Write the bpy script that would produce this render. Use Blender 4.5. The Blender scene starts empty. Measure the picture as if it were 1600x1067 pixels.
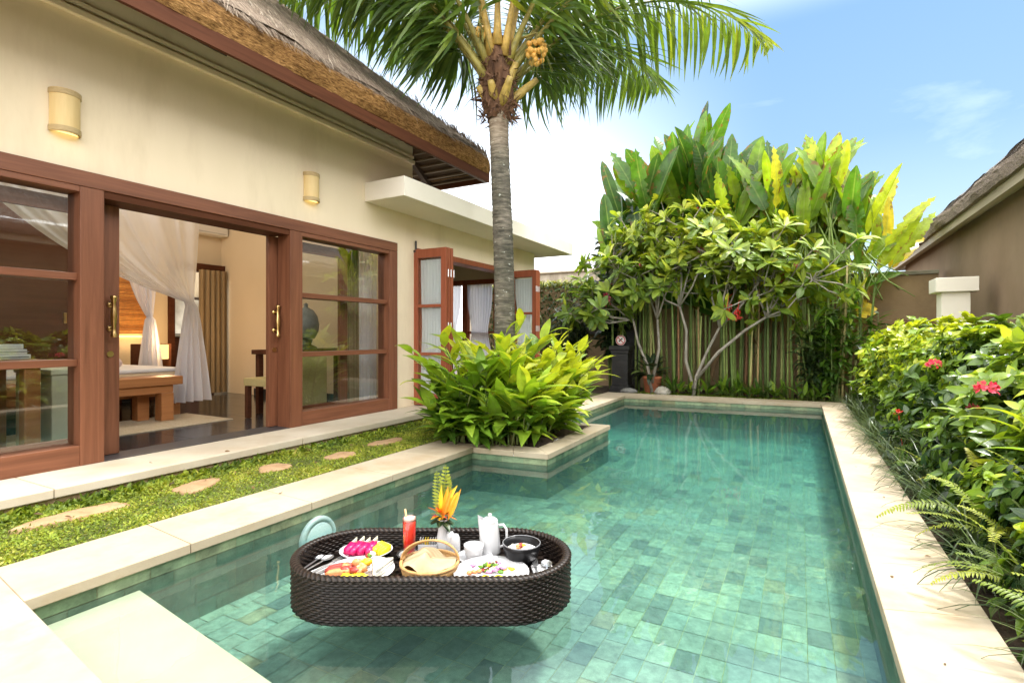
import bpy, math, random
import numpy as np
from mathutils import Vector, Matrix
random.seed(7)
RNG = np.random.default_rng(7)
PI = math.pi
scene = bpy.context.scene
COL = scene.collection
rad = math.radians

# ---------------------------------------------------------------- mesh builder
class MB:
    """collects vertices and faces; build() links them as ONE mesh object"""
    def __init__(s):
        s.v = []; s.f = []; s.a = []; s.n = 0
    def add(s, v, faces, lc=None):
        v = np.asarray(v, dtype=np.float64).reshape(-1, 3)
        k = len(v)
        s.v.append(v)
        if lc is None:
            lc = np.zeros((k, 3))
        elif np.isscalar(lc):
            c = float(lc); lc = np.zeros((k, 3)); lc[:, 2] = c
        s.a.append(np.asarray(lc, dtype=np.float64).reshape(-1, 3))
        if isinstance(faces, np.ndarray):
            s.f.append(faces + s.n)
        else:
            by = {}
            for f in faces: by.setdefault(len(f), []).append(f)
            for q in by.values(): s.f.append(np.array(q, dtype=np.int64) + s.n)
        s.n += k
        return s
    def box(s, x0, x1, y0, y1, z0, z1, t=0.0):
        v = [(x0,y0,z0),(x1,y0,z0),(x1,y1,z0),(x0,y1,z0),(x0,y0,z1),(x1,y0,z1),(x1,y1,z1),(x0,y1,z1)]
        return s.add(v, [(0,3,2,1),(4,5,6,7),(0,1,5,4),(1,2,6,5),(2,3,7,6),(3,0,4,7)], t)
    def obox(s, c, ax, ay, az, t=0.0):
        """box at centre c with half axes ax, ay, az (vectors)"""
        c, ax, ay, az = (np.array(q, float) for q in (c, ax, ay, az))
        v = [c+i*ax+j*ay+k*az for k in (-1,1) for (i,j) in ((-1,-1),(1,-1),(1,1),(-1,1))]
        return s.add(v, [(0,3,2,1),(4,5,6,7),(0,1,5,4),(1,2,6,5),(2,3,7,6),(3,0,4,7)], t)
    def prism(s, poly, z0, z1, t=0.0):
        n = len(poly)
        v = [(x,y,z0) for x,y in poly] + [(x,y,z1) for x,y in poly]
        f = [tuple(range(n-1,-1,-1)), tuple(range(n,2*n))]
        f += [(i,(i+1)%n,n+(i+1)%n,n+i) for i in range(n)]
        return s.add(v, f, t)
    def quad(s, a, b, c, d, t=0.0):
        return s.add([a,b,c,d], [(0,1,2,3)], t)
    def tube(s, pts, radii, n=8, t=0.0, cap=True):
        pts = [np.array(p, float) for p in pts]
        if np.isscalar(radii): radii = [radii]*len(pts)
        rings = []; ref = None
        for i, p in enumerate(pts):
            d = pts[min(i+1,len(pts)-1)] - pts[max(i-1,0)]
            d = d/(np.linalg.norm(d)+1e-12)
            if ref is None:
                ref = np.cross(d, (0,0,1.)) if abs(d[2]) < .9 else np.cross(d, (1.,0,0))
            ref = ref - d*np.dot(ref, d); ref /= (np.linalg.norm(ref)+1e-12)
            b = np.cross(d, ref)
            a = np.arange(n)*2*PI/n
            rings.append(p + radii[i]*(np.cos(a)[:,None]*ref + np.sin(a)[:,None]*b))
        v = np.concatenate(rings); m = len(pts)
        f = [(i*n+j, i*n+(j+1)%n, (i+1)*n+(j+1)%n, (i+1)*n+j) for i in range(m-1) for j in range(n)]
        if cap: f += [tuple(range(n-1,-1,-1)), tuple((m-1)*n+j for j in range(n))]
        lc = np.zeros((len(v),3)); lc[:,1] = np.repeat(np.linspace(0,1,m), n); lc[:,2] = t
        return s.add(v, f, lc)
    def lathe(s, prof, n=28, c=(0,0,0), t=0.0, sx=1.0, sy=1.0, cap=False):
        a = np.arange(n)*2*PI/n
        v = np.concatenate([np.stack([c[0]+sx*r*np.cos(a), c[1]+sy*r*np.sin(a), np.full(n, c[2]+z)],1) for r,z in prof])
        m = len(prof)
        f = [(i*n+j, i*n+(j+1)%n, (i+1)*n+(j+1)%n, (i+1)*n+j) for i in range(m-1) for j in range(n)]
        if cap: f += [tuple(range(n-1,-1,-1)), tuple((m-1)*n+j for j in range(n))]
        return s.add(v, f, t)
    def grid(s, P, t=0.0, lc=None):
        """P: (m,n,3) array of points"""
        P = np.asarray(P, float); m, n = P.shape[:2]
        i, j = np.meshgrid(np.arange(m-1), np.arange(n-1), indexing='ij')
        a = (i*n+j).ravel()
        f = np.stack([a, a+1, a+n+1, a+n], 1)
        if lc is None:
            lc = np.zeros((m,n,3)); lc[...,0] = np.linspace(-1,1,n)[None,:]; lc[...,1] = np.linspace(0,1,m)[:,None]; lc[...,2] = t
        return s.add(P.reshape(-1,3), f, lc.reshape(-1,3))
    def blob(s, c, rx, ry, rz, jit=0.1, t=0.0, n=10, m=7, rng=random):
        prof = []
        v = []
        for i in range(m+1):
            th = PI*i/m
            for j in range(n):
                ph = 2*PI*j/n; q = 1 + rng.uniform(-jit, jit)
                v.append((c[0]+rx*q*math.sin(th)*math.cos(ph), c[1]+ry*q*math.sin(th)*math.sin(ph), c[2]-rz*q*math.cos(th)))
        f = [(i*n+j, i*n+(j+1)%n, (i+1)*n+(j+1)%n, (i+1)*n+j) for i in range(m) for j in range(n)]
        return s.add(v, f, t)
    def build(s, name, mat=None, parent=None, smooth=False, bevel=0.0, loc=None, rotz=0.0, seg=2):
        me = bpy.data.meshes.new(name)
        V = np.concatenate(s.v) if s.v else np.zeros((0,3))
        A = np.concatenate(s.a) if s.a else np.zeros((0,3))
        me.vertices.add(len(V)); me.vertices.foreach_set('co', V.astype(np.float32).ravel())
        li = np.concatenate([f.ravel() for f in s.f]); tot = np.concatenate([np.full(len(f), f.shape[1]) for f in s.f])
        st = np.concatenate([[0], np.cumsum(tot)[:-1]])
        me.loops.add(len(li)); me.loops.foreach_set('vertex_index', li.astype(np.int32))
        me.polygons.add(len(tot)); me.polygons.foreach_set('loop_start', st.astype(np.int32))
        me.polygons.foreach_set('loop_total', tot.astype(np.int32))
        me.polygons.foreach_set('use_smooth', np.full(len(tot), bool(smooth)))
        at = me.attributes.new('lc', 'FLOAT_VECTOR', 'POINT'); at.data.foreach_set('vector', A.astype(np.float32).ravel())
        me.update(calc_edges=True); me.validate()
        if mat: me.materials.append(mat)
        o = bpy.data.objects.new(name, me); COL.objects.link(o)
        if parent: o.parent = parent
        if loc is not None: o.location = loc
        o.rotation_euler[2] = rotz
        if bevel:
            b = o.modifiers.new('bevel', 'BEVEL'); b.width = bevel; b.segments = seg; b.limit_method = 'ANGLE'; b.angle_limit = rad(40)
            b.harden_normals = False
        return o

def tag(o, label=None, cat=None, group=None, kind=None):
    if label: o['label'] = label
    if cat: o['category'] = cat
    if group: o['group'] = group
    if kind: o['kind'] = kind
    return o
def empty(name, loc=(0,0,0), rotz=0.0, label=None, cat=None, group=None):
    o = bpy.data.objects.new(name, None); COL.objects.link(o)
    o.location = loc; o.rotation_euler[2] = rotz; o.empty_display_size = .1
    return tag(o, label, cat, group)
def copy_tree(o, parent=None):
    c = o.copy(); COL.objects.link(c)
    if parent: c.parent = parent
    for ch in list(o.children): copy_tree(ch, c)
    return c
def unit(v):
    v = np.asarray(v, float); return v/(np.linalg.norm(v, axis=-1, keepdims=True)+1e-12)

# ---------------------------------------------------------------- leaves
def leaf_tmpl(prof, n=4, bend=0.5, fold=0.25, wave=0.0):
    rows = []; lc = []
    y = z = 0.0
    for i in range(n+1):
        t = i/n
        w = prof(t)*.5
        wz = wave*math.sin(t*9)*w
        rows += [(-w, y, z, fold*w+wz), (0, y, z, 0), (w, y, z, fold*w-wz)]
        lc += [(-1,t,0),(0,t,0),(1,t,0)]
        ang = -bend*(t+.5/n)
        y += math.cos(ang)/n; z += math.sin(ang)/n
    f = []
    for i in range(n):
        a = 3*i
        f += [(a,a+1,a+4,a+3),(a+1,a+2,a+5,a+4)]
    return np.array(rows), np.array(f), np.array(lc, float)
def p_lance(t): return max(.03, math.sin(PI*min(1,t**.75))**.9) if t < 1 else .02
def p_ovate(t): return max(.04, math.sin(PI*min(1,t**.7))**.75) if t < 1 else .03
def p_obov(t): return max(.05, math.sin(PI*min(1,t**1.5))**.75) if t < 1 else .05
def p_paddle(t): return max(.06, math.sin(PI*min(1,t**.85))**.5) if t < 1 else .08
def p_strap(t): return (.55+.45*min(1,t*4))*(1-max(0,t-.55)/.45*.93)
def p_strip(t): return 1-.8*t*t

def scatter(mb, tm, loc, dirs, ups, ln, wd, tint):
    V, F, L = tm
    loc = np.asarray(loc, float).reshape(-1,3); N = len(loc)
    d = unit(np.broadcast_to(np.asarray(dirs,float),(N,3)))
    u = np.broadcast_to(np.asarray(ups,float),(N,3))
    x = unit(np.cross(d, u)); bad = np.linalg.norm(np.cross(d,u),axis=1) < 1e-6
    if bad.any(): x[bad] = (1,0,0)
    z = np.cross(x, d)
    ln = np.broadcast_to(np.asarray(ln,float),(N,)); wd = np.broadcast_to(np.asarray(wd,float),(N,))
    P = (loc[:,None,:] + V[None,:,0,None]*wd[:,None,None]*x[:,None,:]
         + V[None,:,1,None]*ln[:,None,None]*d[:,None,:] + (V[None,:,2,None]*ln[:,None,None]+V[None,:,3,None]*wd[:,None,None])*z[:,None,:])
    k = len(V)
    FF = (F[None] + (np.arange(N)*k)[:,None,None]).reshape(-1, F.shape[1])
    LC = np.broadcast_to(L[None],(N,k,3)).copy()
    LC[:,:,2] = np.broadcast_to(np.asarray(tint,float),(N,))[:,None]
    mb.add(P.reshape(-1,3), FF, LC.reshape(-1,3))
    return mb
def rdir(n, zlo=-1, zhi=1):
    a = RNG.uniform(0, 2*PI, n); z = RNG.uniform(zlo, zhi, n); r = np.sqrt(np.maximum(0,1-z*z))
    return np.stack([r*np.cos(a), r*np.sin(a), z], 1)

# ---------------------------------------------------------------- materials
def new_mat(name):
    m = bpy.data.materials.new(name); m.use_nodes = True
    nt = m.node_tree
    for n in list(nt.nodes): nt.nodes.remove(n)
    out = nt.nodes.new('ShaderNodeOutputMaterial')
    return m, nt, out
def N(nt, typ, **kw):
    n = nt.nodes.new(typ)
    for k, v in kw.items():
        if k in n.inputs: n.inputs[k].default_value = v
        else: setattr(n, k, v)
    return n
def ramp(nt, stops, fac=None, interp='LINEAR'):
    r = nt.nodes.new('ShaderNodeValToRGB'); r.color_ramp.interpolation = interp
    e = r.color_ramp.elements
    while len(e) > 1: e.remove(e[-1])
    for i, (p, c) in enumerate(stops):
        q = e[0] if i == 0 else e.new(p)
        q.position = p; q.color = (*c, 1) if len(c) == 3 else c
    if fac is not None: nt.links.new(fac, r.inputs['Fac'])
    return r
def coords(nt, scale=(1,1,1), kind='Object', rot=(0,0,0)):
    tc = N(nt, 'ShaderNodeTexCoord'); mp = N(nt, 'ShaderNodeMapping')
    mp.inputs['Scale'].default_value = scale; mp.inputs['Rotation'].default_value = rot
    nt.links.new(tc.outputs[kind], mp.inputs['Vector'])
    return mp.outputs['Vector']
def principled(nt, out, rough=.6, spec=.5, metal=0.0, **kw):
    b = N(nt, 'ShaderNodeBsdfPrincipled')
    b.inputs['Roughness'].default_value = rough; b.inputs['Specular IOR Level'].default_value = spec
    b.inputs['Metallic'].default_value = metal
    for k, v in kw.items(): b.inputs[k].default_value = v
    nt.links.new(b.outputs[0], out.inputs['Surface'])
    return b
def mat_flat(name, c, rough=.5, spec=.5, metal=0.0, **kw):
    m, nt, out = new_mat(name)
    b = principled(nt, out, rough, spec, metal, **kw); b.inputs['Base Color'].default_value = (*c, 1)
    return m
def mat_noise(name, c1, c2, scale=5, rough=.7, bump=0.0, bscale=None, detail=6, stretch=(1,1,1), spec=.4, c3=None, sc3=1.2, dist=.02, lo=.3, hi=.7, metal=0.0, f3=.6):
    m, nt, out = new_mat(name); L = nt.links.new
    vec = coords(nt, stretch)
    n1 = N(nt, 'ShaderNodeTexNoise', Scale=scale, Detail=detail, Roughness=.6); L(vec, n1.inputs['Vector'])
    r = ramp(nt, [(lo, c1), (hi, c2)], n1.outputs['Fac'])
    b = principled(nt, out, rough, spec, metal)
    col = r.outputs['Color']
    if c3 is not None:
        n3 = N(nt, 'ShaderNodeTexNoise', Scale=sc3, Detail=5, Roughness=.65); L(vec, n3.inputs['Vector'])
        r3 = ramp(nt, [(.52, (0,0,0)), (.72, (f3,)*3)], n3.outputs['Fac'])
        mx = N(nt, 'ShaderNodeMix', data_type='RGBA'); L(r3.outputs['Color'], mx.inputs['Factor'])
        L(col, mx.inputs['A']); mx.inputs['B'].default_value = (*c3, 1); col = mx.outputs['Result']
    L(col, b.inputs['Base Color'])
    if bump:
        n2 = N(nt, 'ShaderNodeTexNoise', Scale=bscale or scale*3, Detail=5); L(vec, n2.inputs['Vector'])
        bp = N(nt, 'ShaderNodeBump', Strength=bump, Distance=dist); L(n2.outputs['Fac'], bp.inputs['Height']); L(bp.outputs['Normal'], b.inputs['Normal'])
    return m
def mat_tint(name, stops, rough=.7, spec=.4, noise=.25, nscale=20, bump=0.0, interp='LINEAR', bscale=60, dist=.01, broad=0.0):
    """colour from the per-piece 'lc' attribute (third component), with fine mottling"""
    m, nt, out = new_mat(name); L = nt.links.new
    at = N(nt, 'ShaderNodeAttribute', attribute_name='lc'); sp = N(nt, 'ShaderNodeSeparateXYZ'); L(at.outputs['Vector'], sp.inputs[0])
    r = ramp(nt, stops, sp.outputs['Z'], interp)
    vec = coords(nt)
    n1 = N(nt, 'ShaderNodeTexNoise', Scale=nscale, Detail=5, Roughness=.65); L(vec, n1.inputs['Vector'])
    mr = N(nt, 'ShaderNodeMapRange'); mr.inputs['To Min'].default_value = 1-noise; mr.inputs['To Max'].default_value = 1+noise
    mr.inputs['From Min'].default_value = .3; mr.inputs['From Max'].default_value = .7
    L(n1.outputs['Fac'], mr.inputs['Value'])
    mx = N(nt, 'ShaderNodeMix', data_type='RGBA', blend_type='MULTIPLY'); mx.inputs['Factor'].default_value = 1
    L(r.outputs['Color'], mx.inputs['A'])
    nb = N(nt, 'ShaderNodeTexNoise', Scale=1.3, Detail=4, Roughness=.6); L(vec, nb.inputs['Vector'])
    mb = N(nt, 'ShaderNodeMapRange'); mb.inputs['From Min'].default_value = .3; mb.inputs['From Max'].default_value = .7; mb.inputs['To Min'].default_value = 1-broad; mb.inputs['To Max'].default_value = 1+broad
    L(nb.outputs['Fac'], mb.inputs['Value']); mm = N(nt, 'ShaderNodeMath', operation='MULTIPLY'); L(mr.outputs['Result'], mm.inputs[0]); L(mb.outputs['Result'], mm.inputs[1])
    L(mm.outputs[0], mx.inputs['B'])
    b = principled(nt, out, rough, spec); L(mx.outputs['Result'], b.inputs['Base Color'])
    if bump:
        n2 = N(nt, 'ShaderNodeTexNoise', Scale=bscale, Detail=4); L(vec, n2.inputs['Vector'])
        bp = N(nt, 'ShaderNodeBump', Strength=bump, Distance=dist); L(n2.outputs['Fac'], bp.inputs['Height']); L(bp.outputs['Normal'], b.inputs['Normal'])
    return m
def mat_leaf(name, stops, trans=.4, rough=.38, tcol=(1.5,1.35,.5), rib=.35, veins=0.0, spec=.5, spots=0.0):
    """leaf: colour by leaf, lighter midrib, translucent"""
    m, nt, out = new_mat(name); L = nt.links.new
    at = N(nt, 'ShaderNodeAttribute', attribute_name='lc'); sp = N(nt, 'ShaderNodeSeparateXYZ'); L(at.outputs['Vector'], sp.inputs[0])
    r = ramp(nt, stops, sp.outputs['Z'])
    ab = N(nt, 'ShaderNodeMath', operation='ABSOLUTE'); L(sp.outputs['X'], ab.inputs[0])
    rb = ramp(nt, [(0,(rib,)*3),(.13,(0,0,0))], ab.outputs[0])
    mx = N(nt, 'ShaderNodeMix', data_type='RGBA'); L(rb.outputs['Color'], mx.inputs['Factor']); L(r.outputs['Color'], mx.inputs['A'])
    mx.inputs['B'].default_value = (.32,.40,.12,1)
    col = mx.outputs['Result']
    vec = coords(nt)
    n1 = N(nt, 'ShaderNodeTexNoise', Scale=9, Detail=4); L(vec, n1.inputs['Vector'])
    mr = N(nt, 'ShaderNodeMapRange'); mr.inputs['To Min'].default_value = .72; mr.inputs['To Max'].default_value = 1.28
    mr.inputs['From Min'].default_value = .3; mr.inputs['From Max'].default_value = .7
    L(n1.outputs['Fac'], mr.inputs['Value'])
    m2 = N(nt, 'ShaderNodeMix', data_type='RGBA', blend_type='MULTIPLY'); m2.inputs['Factor'].default_value = 1
    L(col, m2.inputs['A']); L(mr.outputs['Result'], m2.inputs['B']); col = m2.outputs['Result']
    if spots:
        n3 = N(nt, 'ShaderNodeTexNoise', Scale=7, Detail=6, Roughness=.7); L(vec, n3.inputs['Vector'])
        e = N(nt, 'ShaderNodeMath', operation='MULTIPLY_ADD'); L(ab.outputs[0], e.inputs[0]); e.inputs[1].default_value = .10; L(n3.outputs['Fac'], e.inputs[2])
        rs = ramp(nt, [(.63,(0,0,0)),(.69,(spots,)*3)], e.outputs[0])
        m3 = N(nt, 'ShaderNodeMix', data_type='RGBA'); L(rs.outputs['Color'], m3.inputs['Factor']); L(col, m3.inputs['A']); m3.inputs['B'].default_value = (.22,.10,.03,1)
        col = m3.outputs['Result']
    b = N(nt, 'ShaderNodeBsdfPrincipled'); b.inputs['Roughness'].default_value = rough; b.inputs['Specular IOR Level'].default_value = spec
    L(col, b.inputs['Base Color'])
    if veins:
        mp = N(nt, 'ShaderNodeMath', operation='MULTIPLY_ADD'); L(sp.outputs['Y'], mp.inputs[0]); mp.inputs[1].default_value = 130; 
        q = N(nt, 'ShaderNodeMath', operation='MULTIPLY'); L(ab.outputs[0], q.inputs[0]); q.inputs[1].default_value = -8; L(q.outputs[0], mp.inputs[2])
        sn = N(nt, 'ShaderNodeMath', operation='SINE'); L(mp.outputs[0], sn.inputs[0])
        bp = N(nt, 'ShaderNodeBump', Strength=veins, Distance=.004); L(sn.outputs[0], bp.inputs['Height']); L(bp.outputs['Normal'], b.inputs['Normal'])
    t = N(nt, 'ShaderNodeBsdfTranslucent')
    mt = N(nt, 'ShaderNodeMix', data_type='RGBA', blend_type='MULTIPLY'); mt.inputs['Factor'].default_value = 1
    L(col, mt.inputs['A']); mt.inputs['B'].default_value = (*tcol,1); L(mt.outputs['Result'], t.inputs['Color'])
    ms = N(nt, 'ShaderNodeMixShader'); ms.inputs[0].default_value = trans
    L(b.outputs[0], ms.inputs[1]); L(t.outputs[0], ms.inputs[2]); L(ms.outputs[0], out.inputs['Surface'])
    return m
def mat_wood(name, c1, c2, axis='Z', rough=.4, scale=9, spec=.35):
    st = {'X':(.05,1,1),'Y':(1,.05,1),'Z':(1,1,.05)}[axis]
    m, nt, out = new_mat(name); L = nt.links.new
    vec = coords(nt, tuple(q*scale for q in st))
    n1 = N(nt, 'ShaderNodeTexNoise', Scale=2.6, Detail=9, Roughness=.62, Distortion=.9); L(vec, n1.inputs['Vector'])
    r = ramp(nt, [(.25,c1),(.75,c2)], n1.outputs['Fac'])
    n2 = N(nt, 'ShaderNodeTexNoise', Scale=14, Detail=4); L(vec, n2.inputs['Vector'])
    b = principled(nt, out, rough, spec); L(r.outputs['Color'], b.inputs['Base Color'])
    bp = N(nt, 'ShaderNodeBump', Strength=.12, Distance=.004); L(n2.outputs['Fac'], bp.inputs['Height']); L(bp.outputs['Normal'], b.inputs['Normal'])
    return m
def fresnel(nt, ior, normal=None):
    """the same Fresnel reflection from either side of a sheet"""
    ge = N(nt, 'ShaderNodeNewGeometry'); mr = N(nt, 'ShaderNodeMapRange'); mr.inputs['To Min'].default_value = ior; mr.inputs['To Max'].default_value = 1/ior
    nt.links.new(ge.outputs['Backfacing'], mr.inputs['Value'])
    fr = N(nt, 'ShaderNodeFresnel'); nt.links.new(mr.outputs['Result'], fr.inputs['IOR'])
    return fr
def mat_glass(name, tint=(.93,.97,.95), ior=1.5, boost=1.0, rough=0.0):
    """thin pane: see-through plus mirror reflection by Fresnel"""
    m, nt, out = new_mat(name); L = nt.links.new
    tr = N(nt, 'ShaderNodeBsdfTransparent'); tr.inputs[0].default_value = (*tint,1)
    gl = N(nt, 'ShaderNodeBsdfGlossy'); gl.inputs['Roughness'].default_value = rough
    fr = fresnel(nt, ior)
    mu = N(nt, 'ShaderNodeMath', operation='MULTIPLY', use_clamp=True); L(fr.outputs[0], mu.inputs[0]); mu.inputs[1].default_value = boost
    ms = N(nt, 'ShaderNodeMixShader'); L(mu.outputs[0], ms.inputs[0]); L(tr.outputs[0], ms.inputs[1]); L(gl.outputs[0], ms.inputs[2])
    L(ms.outputs[0], out.inputs['Surface'])
    return m
def mat_sheer(name, c=(.9,.9,.92), clear=.4):
    m, nt, out = new_mat(name); L = nt.links.new
    d = N(nt, 'ShaderNodeBsdfDiffuse'); d.inputs[0].default_value = (*c,1)
    t = N(nt, 'ShaderNodeBsdfTranslucent'); t.inputs[0].default_value = (*c,1)
    tr = N(nt, 'ShaderNodeBsdfTransparent')
    a = N(nt, 'ShaderNodeMixShader'); a.inputs[0].default_value = .5; L(d.outputs[0], a.inputs[1]); L(t.outputs[0], a.inputs[2])
    b = N(nt, 'ShaderNodeMixShader'); b.inputs[0].default_value = clear; L(a.outputs[0], b.inputs[1]); L(tr.outputs[0], b.inputs[2])
    L(b.outputs[0], out.inputs['Surface'])
    return m
def mat_emit(name, c, s):
    m, nt, out = new_mat(name)
    e = N(nt, 'ShaderNodeEmission'); e.inputs[0].default_value = (*c,1); e.inputs[1].default_value = s
    nt.links.new(e.outputs[0], out.inputs['Surface'])
    return m
# ---------------------------------------------------------------- camera, sky, sun
TH = rad(28.46)
cam = bpy.data.cameras.new('camera'); camo = bpy.data.objects.new('camera', cam); COL.objects.link(camo)
camo.location = (0,0,.96); camo.rotation_euler = (rad(90),0,TH)
cam.sensor_width = 36; cam.lens = 36*830/1600; cam.shift_y = -8.5/1600; cam.clip_start = .05; cam.clip_end = 3000
scene.camera = camo
SUN_EL, SUN_AZ = rad(66), rad(42)        # azimuth from +Y (pool axis) towards +X
w = bpy.data.worlds.new('World'); scene.world = w; w.use_nodes = True
nt = w.node_tree; nt.nodes.clear(); L = nt.links.new
sky = N(nt, 'ShaderNodeTexSky', sky_type='NISHITA', sun_disc=False)
sky.sun_elevation = SUN_EL; sky.sun_rotation = SUN_AZ; sky.air_density = 1.0; sky.dust_density = 1.6; sky.ozone_density = 2.0
bg = N(nt, 'ShaderNodeBackground'); bg.inputs['Strength'].default_value = .15
wo = N(nt, 'ShaderNodeOutputWorld')
tc = N(nt, 'ShaderNodeTexCoord'); sx = N(nt, 'ShaderNodeSeparateXYZ'); L(tc.outputs['Generated'], sx.inputs[0])
# thin drifting cloud: noise on the direction flattened towards the horizon
zz = N(nt, 'ShaderNodeMath', operation='ADD'); L(sx.outputs['Z'], zz.inputs[0]); zz.inputs[1].default_value = .16
dv = N(nt, 'ShaderNodeVectorMath', operation='DIVIDE'); L(tc.outputs['Generated'], dv.inputs[0])
cz = N(nt, 'ShaderNodeCombineXYZ')
for k in range(3): L(zz.outputs[0], cz.inputs[k])
L(cz.outputs[0], dv.inputs[1])
mp = N(nt, 'ShaderNodeMapping'); mp.inputs['Scale'].default_value = (.75,1.5,1.5); mp.inputs['Rotation'].default_value = (0,0,rad(25)); mp.inputs['Location'].default_value = (2.3,.4,0)
L(dv.outputs[0], mp.inputs['Vector'])
cn = N(nt, 'ShaderNodeTexNoise', Scale=.9, Detail=8, Roughness=.6, Distortion=.5); L(mp.outputs[0], cn.inputs['Vector'])
cr = ramp(nt, [(.56,(0,0,0)),(.9,(.22,.22,.22))], cn.outputs['Fac'])
# clear blue that pales towards the horizon, mixed with the physical sky
gz = ramp(nt, [(0,(2.3,2.5,2.6)),(.12,(1.38,1.85,2.22)),(.30,(.70,1.2,1.82)),(.55,(.48,.98,1.68)),(1,(.46,.95,1.65))], sx.outputs['Z'])
m0 = N(nt, 'ShaderNodeMix', data_type='RGBA'); m0.inputs['Factor'].default_value = .92; L(sky.outputs[0], m0.inputs['A']); L(gz.outputs['Color'], m0.inputs['B'])
def mr(src, a, b, lo, hi):
    n = N(nt, 'ShaderNodeMapRange', interpolation_type='SMOOTHSTEP')
    for k, v_ in (('From Min',a),('From Max',b),('To Min',lo),('To Max',hi)): n.inputs[k].default_value = v_
    L(src, n.inputs['Value']); return n.outputs[0]
def mth(op, a, b):
    n = N(nt, 'ShaderNodeMath', operation=op, use_clamp=True)
    for i, q in enumerate((a, b)):
        if isinstance(q, (int,float)): n.inputs[i].default_value = q
        else: L(q, n.inputs[i])
    return n.outputs[0]
# bright haze: low over the house side, and white added sunward and behind the camera, out of view, as wall light
left = mth('MULTIPLY', mr(sx.outputs['Z'], .58, .05, 0, 1), mr(sx.outputs['X'], -.02, -.62, 0, 1))
sunside = mth('MAXIMUM', mr(sx.outputs['X'], .50, .9, 0, .95), mr(sx.outputs['Y'], .22, -.3, 0, .95))
high = mr(sx.outputs['Z'], .46, .62, 0, .8)   # cloud sheet overhead
fac = mth('MAXIMUM', mth('MAXIMUM', left, sunside), mth('MAXIMUM', high, cr.outputs['Color']))
mx = N(nt, 'ShaderNodeMix', data_type='RGBA'); L(fac, mx.inputs['Factor']); L(m0.outputs['Result'], mx.inputs['A']); mx.inputs['B'].default_value = (7.6,7.6,7.5,1)
my = N(nt, 'ShaderNodeMix', data_type='RGBA'); L(sunside, my.inputs['Factor']); my.inputs['A'].default_value = (7.4,7.5,7.6,1); my.inputs['B'].default_value = (11,10.9,10.7,1); L(my.outputs['Result'], mx.inputs['B'])
L(mx.outputs['Result'], bg.inputs['Color']); L(bg.outputs[0], wo.inputs['Surface'])
sl = bpy.data.lights.new('sun', 'SUN'); sl.energy = 2.0; sl.angle = rad(8); sl.color = (1,.965,.91)
so = bpy.data.objects.new('sun', sl); COL.objects.link(so)
sd = Vector((math.sin(SUN_AZ)*math.cos(SUN_EL), math.cos(SUN_AZ)*math.cos(SUN_EL), math.sin(SUN_EL)))
so.rotation_euler = (-sd).to_track_quat('-Z','Y').to_euler(); so.location = (3,6,9)
scene.view_settings.view_transform = 'Standard'; scene.view_settings.look = 'None'
scene.view_settings.exposure = 1.78; scene.view_settings.gamma = 1
cy = scene.cycles
cy.use_denoising = True; cy.max_bounces = 9; cy.diffuse_bounces = 4; cy.glossy_bounces = 4; cy.transmission_bounces = 4; cy.transparent_max_bounces = 16; cy.volume_bounces = 0
cy.sample_clamp_indirect = 6; cy.caustics_reflective = False; cy.caustics_refractive = False
# ---------------------------------------------------------------- stone and ground materials
M_cope = mat_noise('cream_paras_stone', (.345,.275,.185), (.445,.375,.275), scale=2.2, rough=.75, bump=.25, bscale=45, dist=.004, c3=(.34,.24,.13), sc3=2.4, detail=9, f3=.7)
M_step = mat_noise('pale_step_stone', (.31,.33,.22), (.385,.40,.285), scale=3, rough=.7, bump=.1)
M_soil = mat_noise('soil', (.035,.024,.015), (.09,.06,.035), scale=9, rough=1, bump=.8, bscale=30, dist=.03)
M_plinth = mat_noise('terrace_stone', (.46,.395,.295), (.56,.49,.385), scale=2.4, rough=.7, bump=.2, bscale=50, dist=.003, c3=(.44,.34,.22), sc3=2.2)
M_sand = mat_noise('sandstone', (.30,.175,.085), (.47,.31,.17), scale=7, rough=.85, bump=.6, bscale=24, dist=.012, c3=(.19,.115,.06), sc3=4)
M_tile = mat_tint('green_pool_tile', [(0,(.34,.33,.16)),(.04,(.34,.33,.16)),(.05,(.105,.125,.105)),(.25,(.165,.185,.14)),(.45,(.205,.225,.163)),(.62,(.18,.22,.168)),(.80,(.235,.262,.183)),(.9,(.26,.285,.195)),(.95,(.225,.20,.12)),(1,(.115,.125,.105))], rough=.5, noise=.34, nscale=26, bump=.15, broad=.22)
M_dimtile=mat_tint('dim_wall_tile',[(0,(.12,.13,.08)),(.04,(.12,.13,.08)),(.05,(.035,.07,.05)),(.3,(.06,.10,.07)),(.6,(.085,.125,.085)),(.85,(.12,.15,.10)),(1,(.08,.085,.05))],rough=.4,noise=.4,nscale=9,bump=.2)  # submerged rows: the dimmer light under water is put into the tile colour
M_wtile = mat_tint('green_wall_tile', [(0,(.25,.24,.13)),(.04,(.25,.24,.13)),(.05,(.09,.16,.09)),(.3,(.15,.22,.12)),(.6,(.20,.27,.16)),(.85,(.27,.30,.17)),(1,(.17,.16,.08))], rough=.45, noise=.45, nscale=9, bump=.2)

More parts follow.
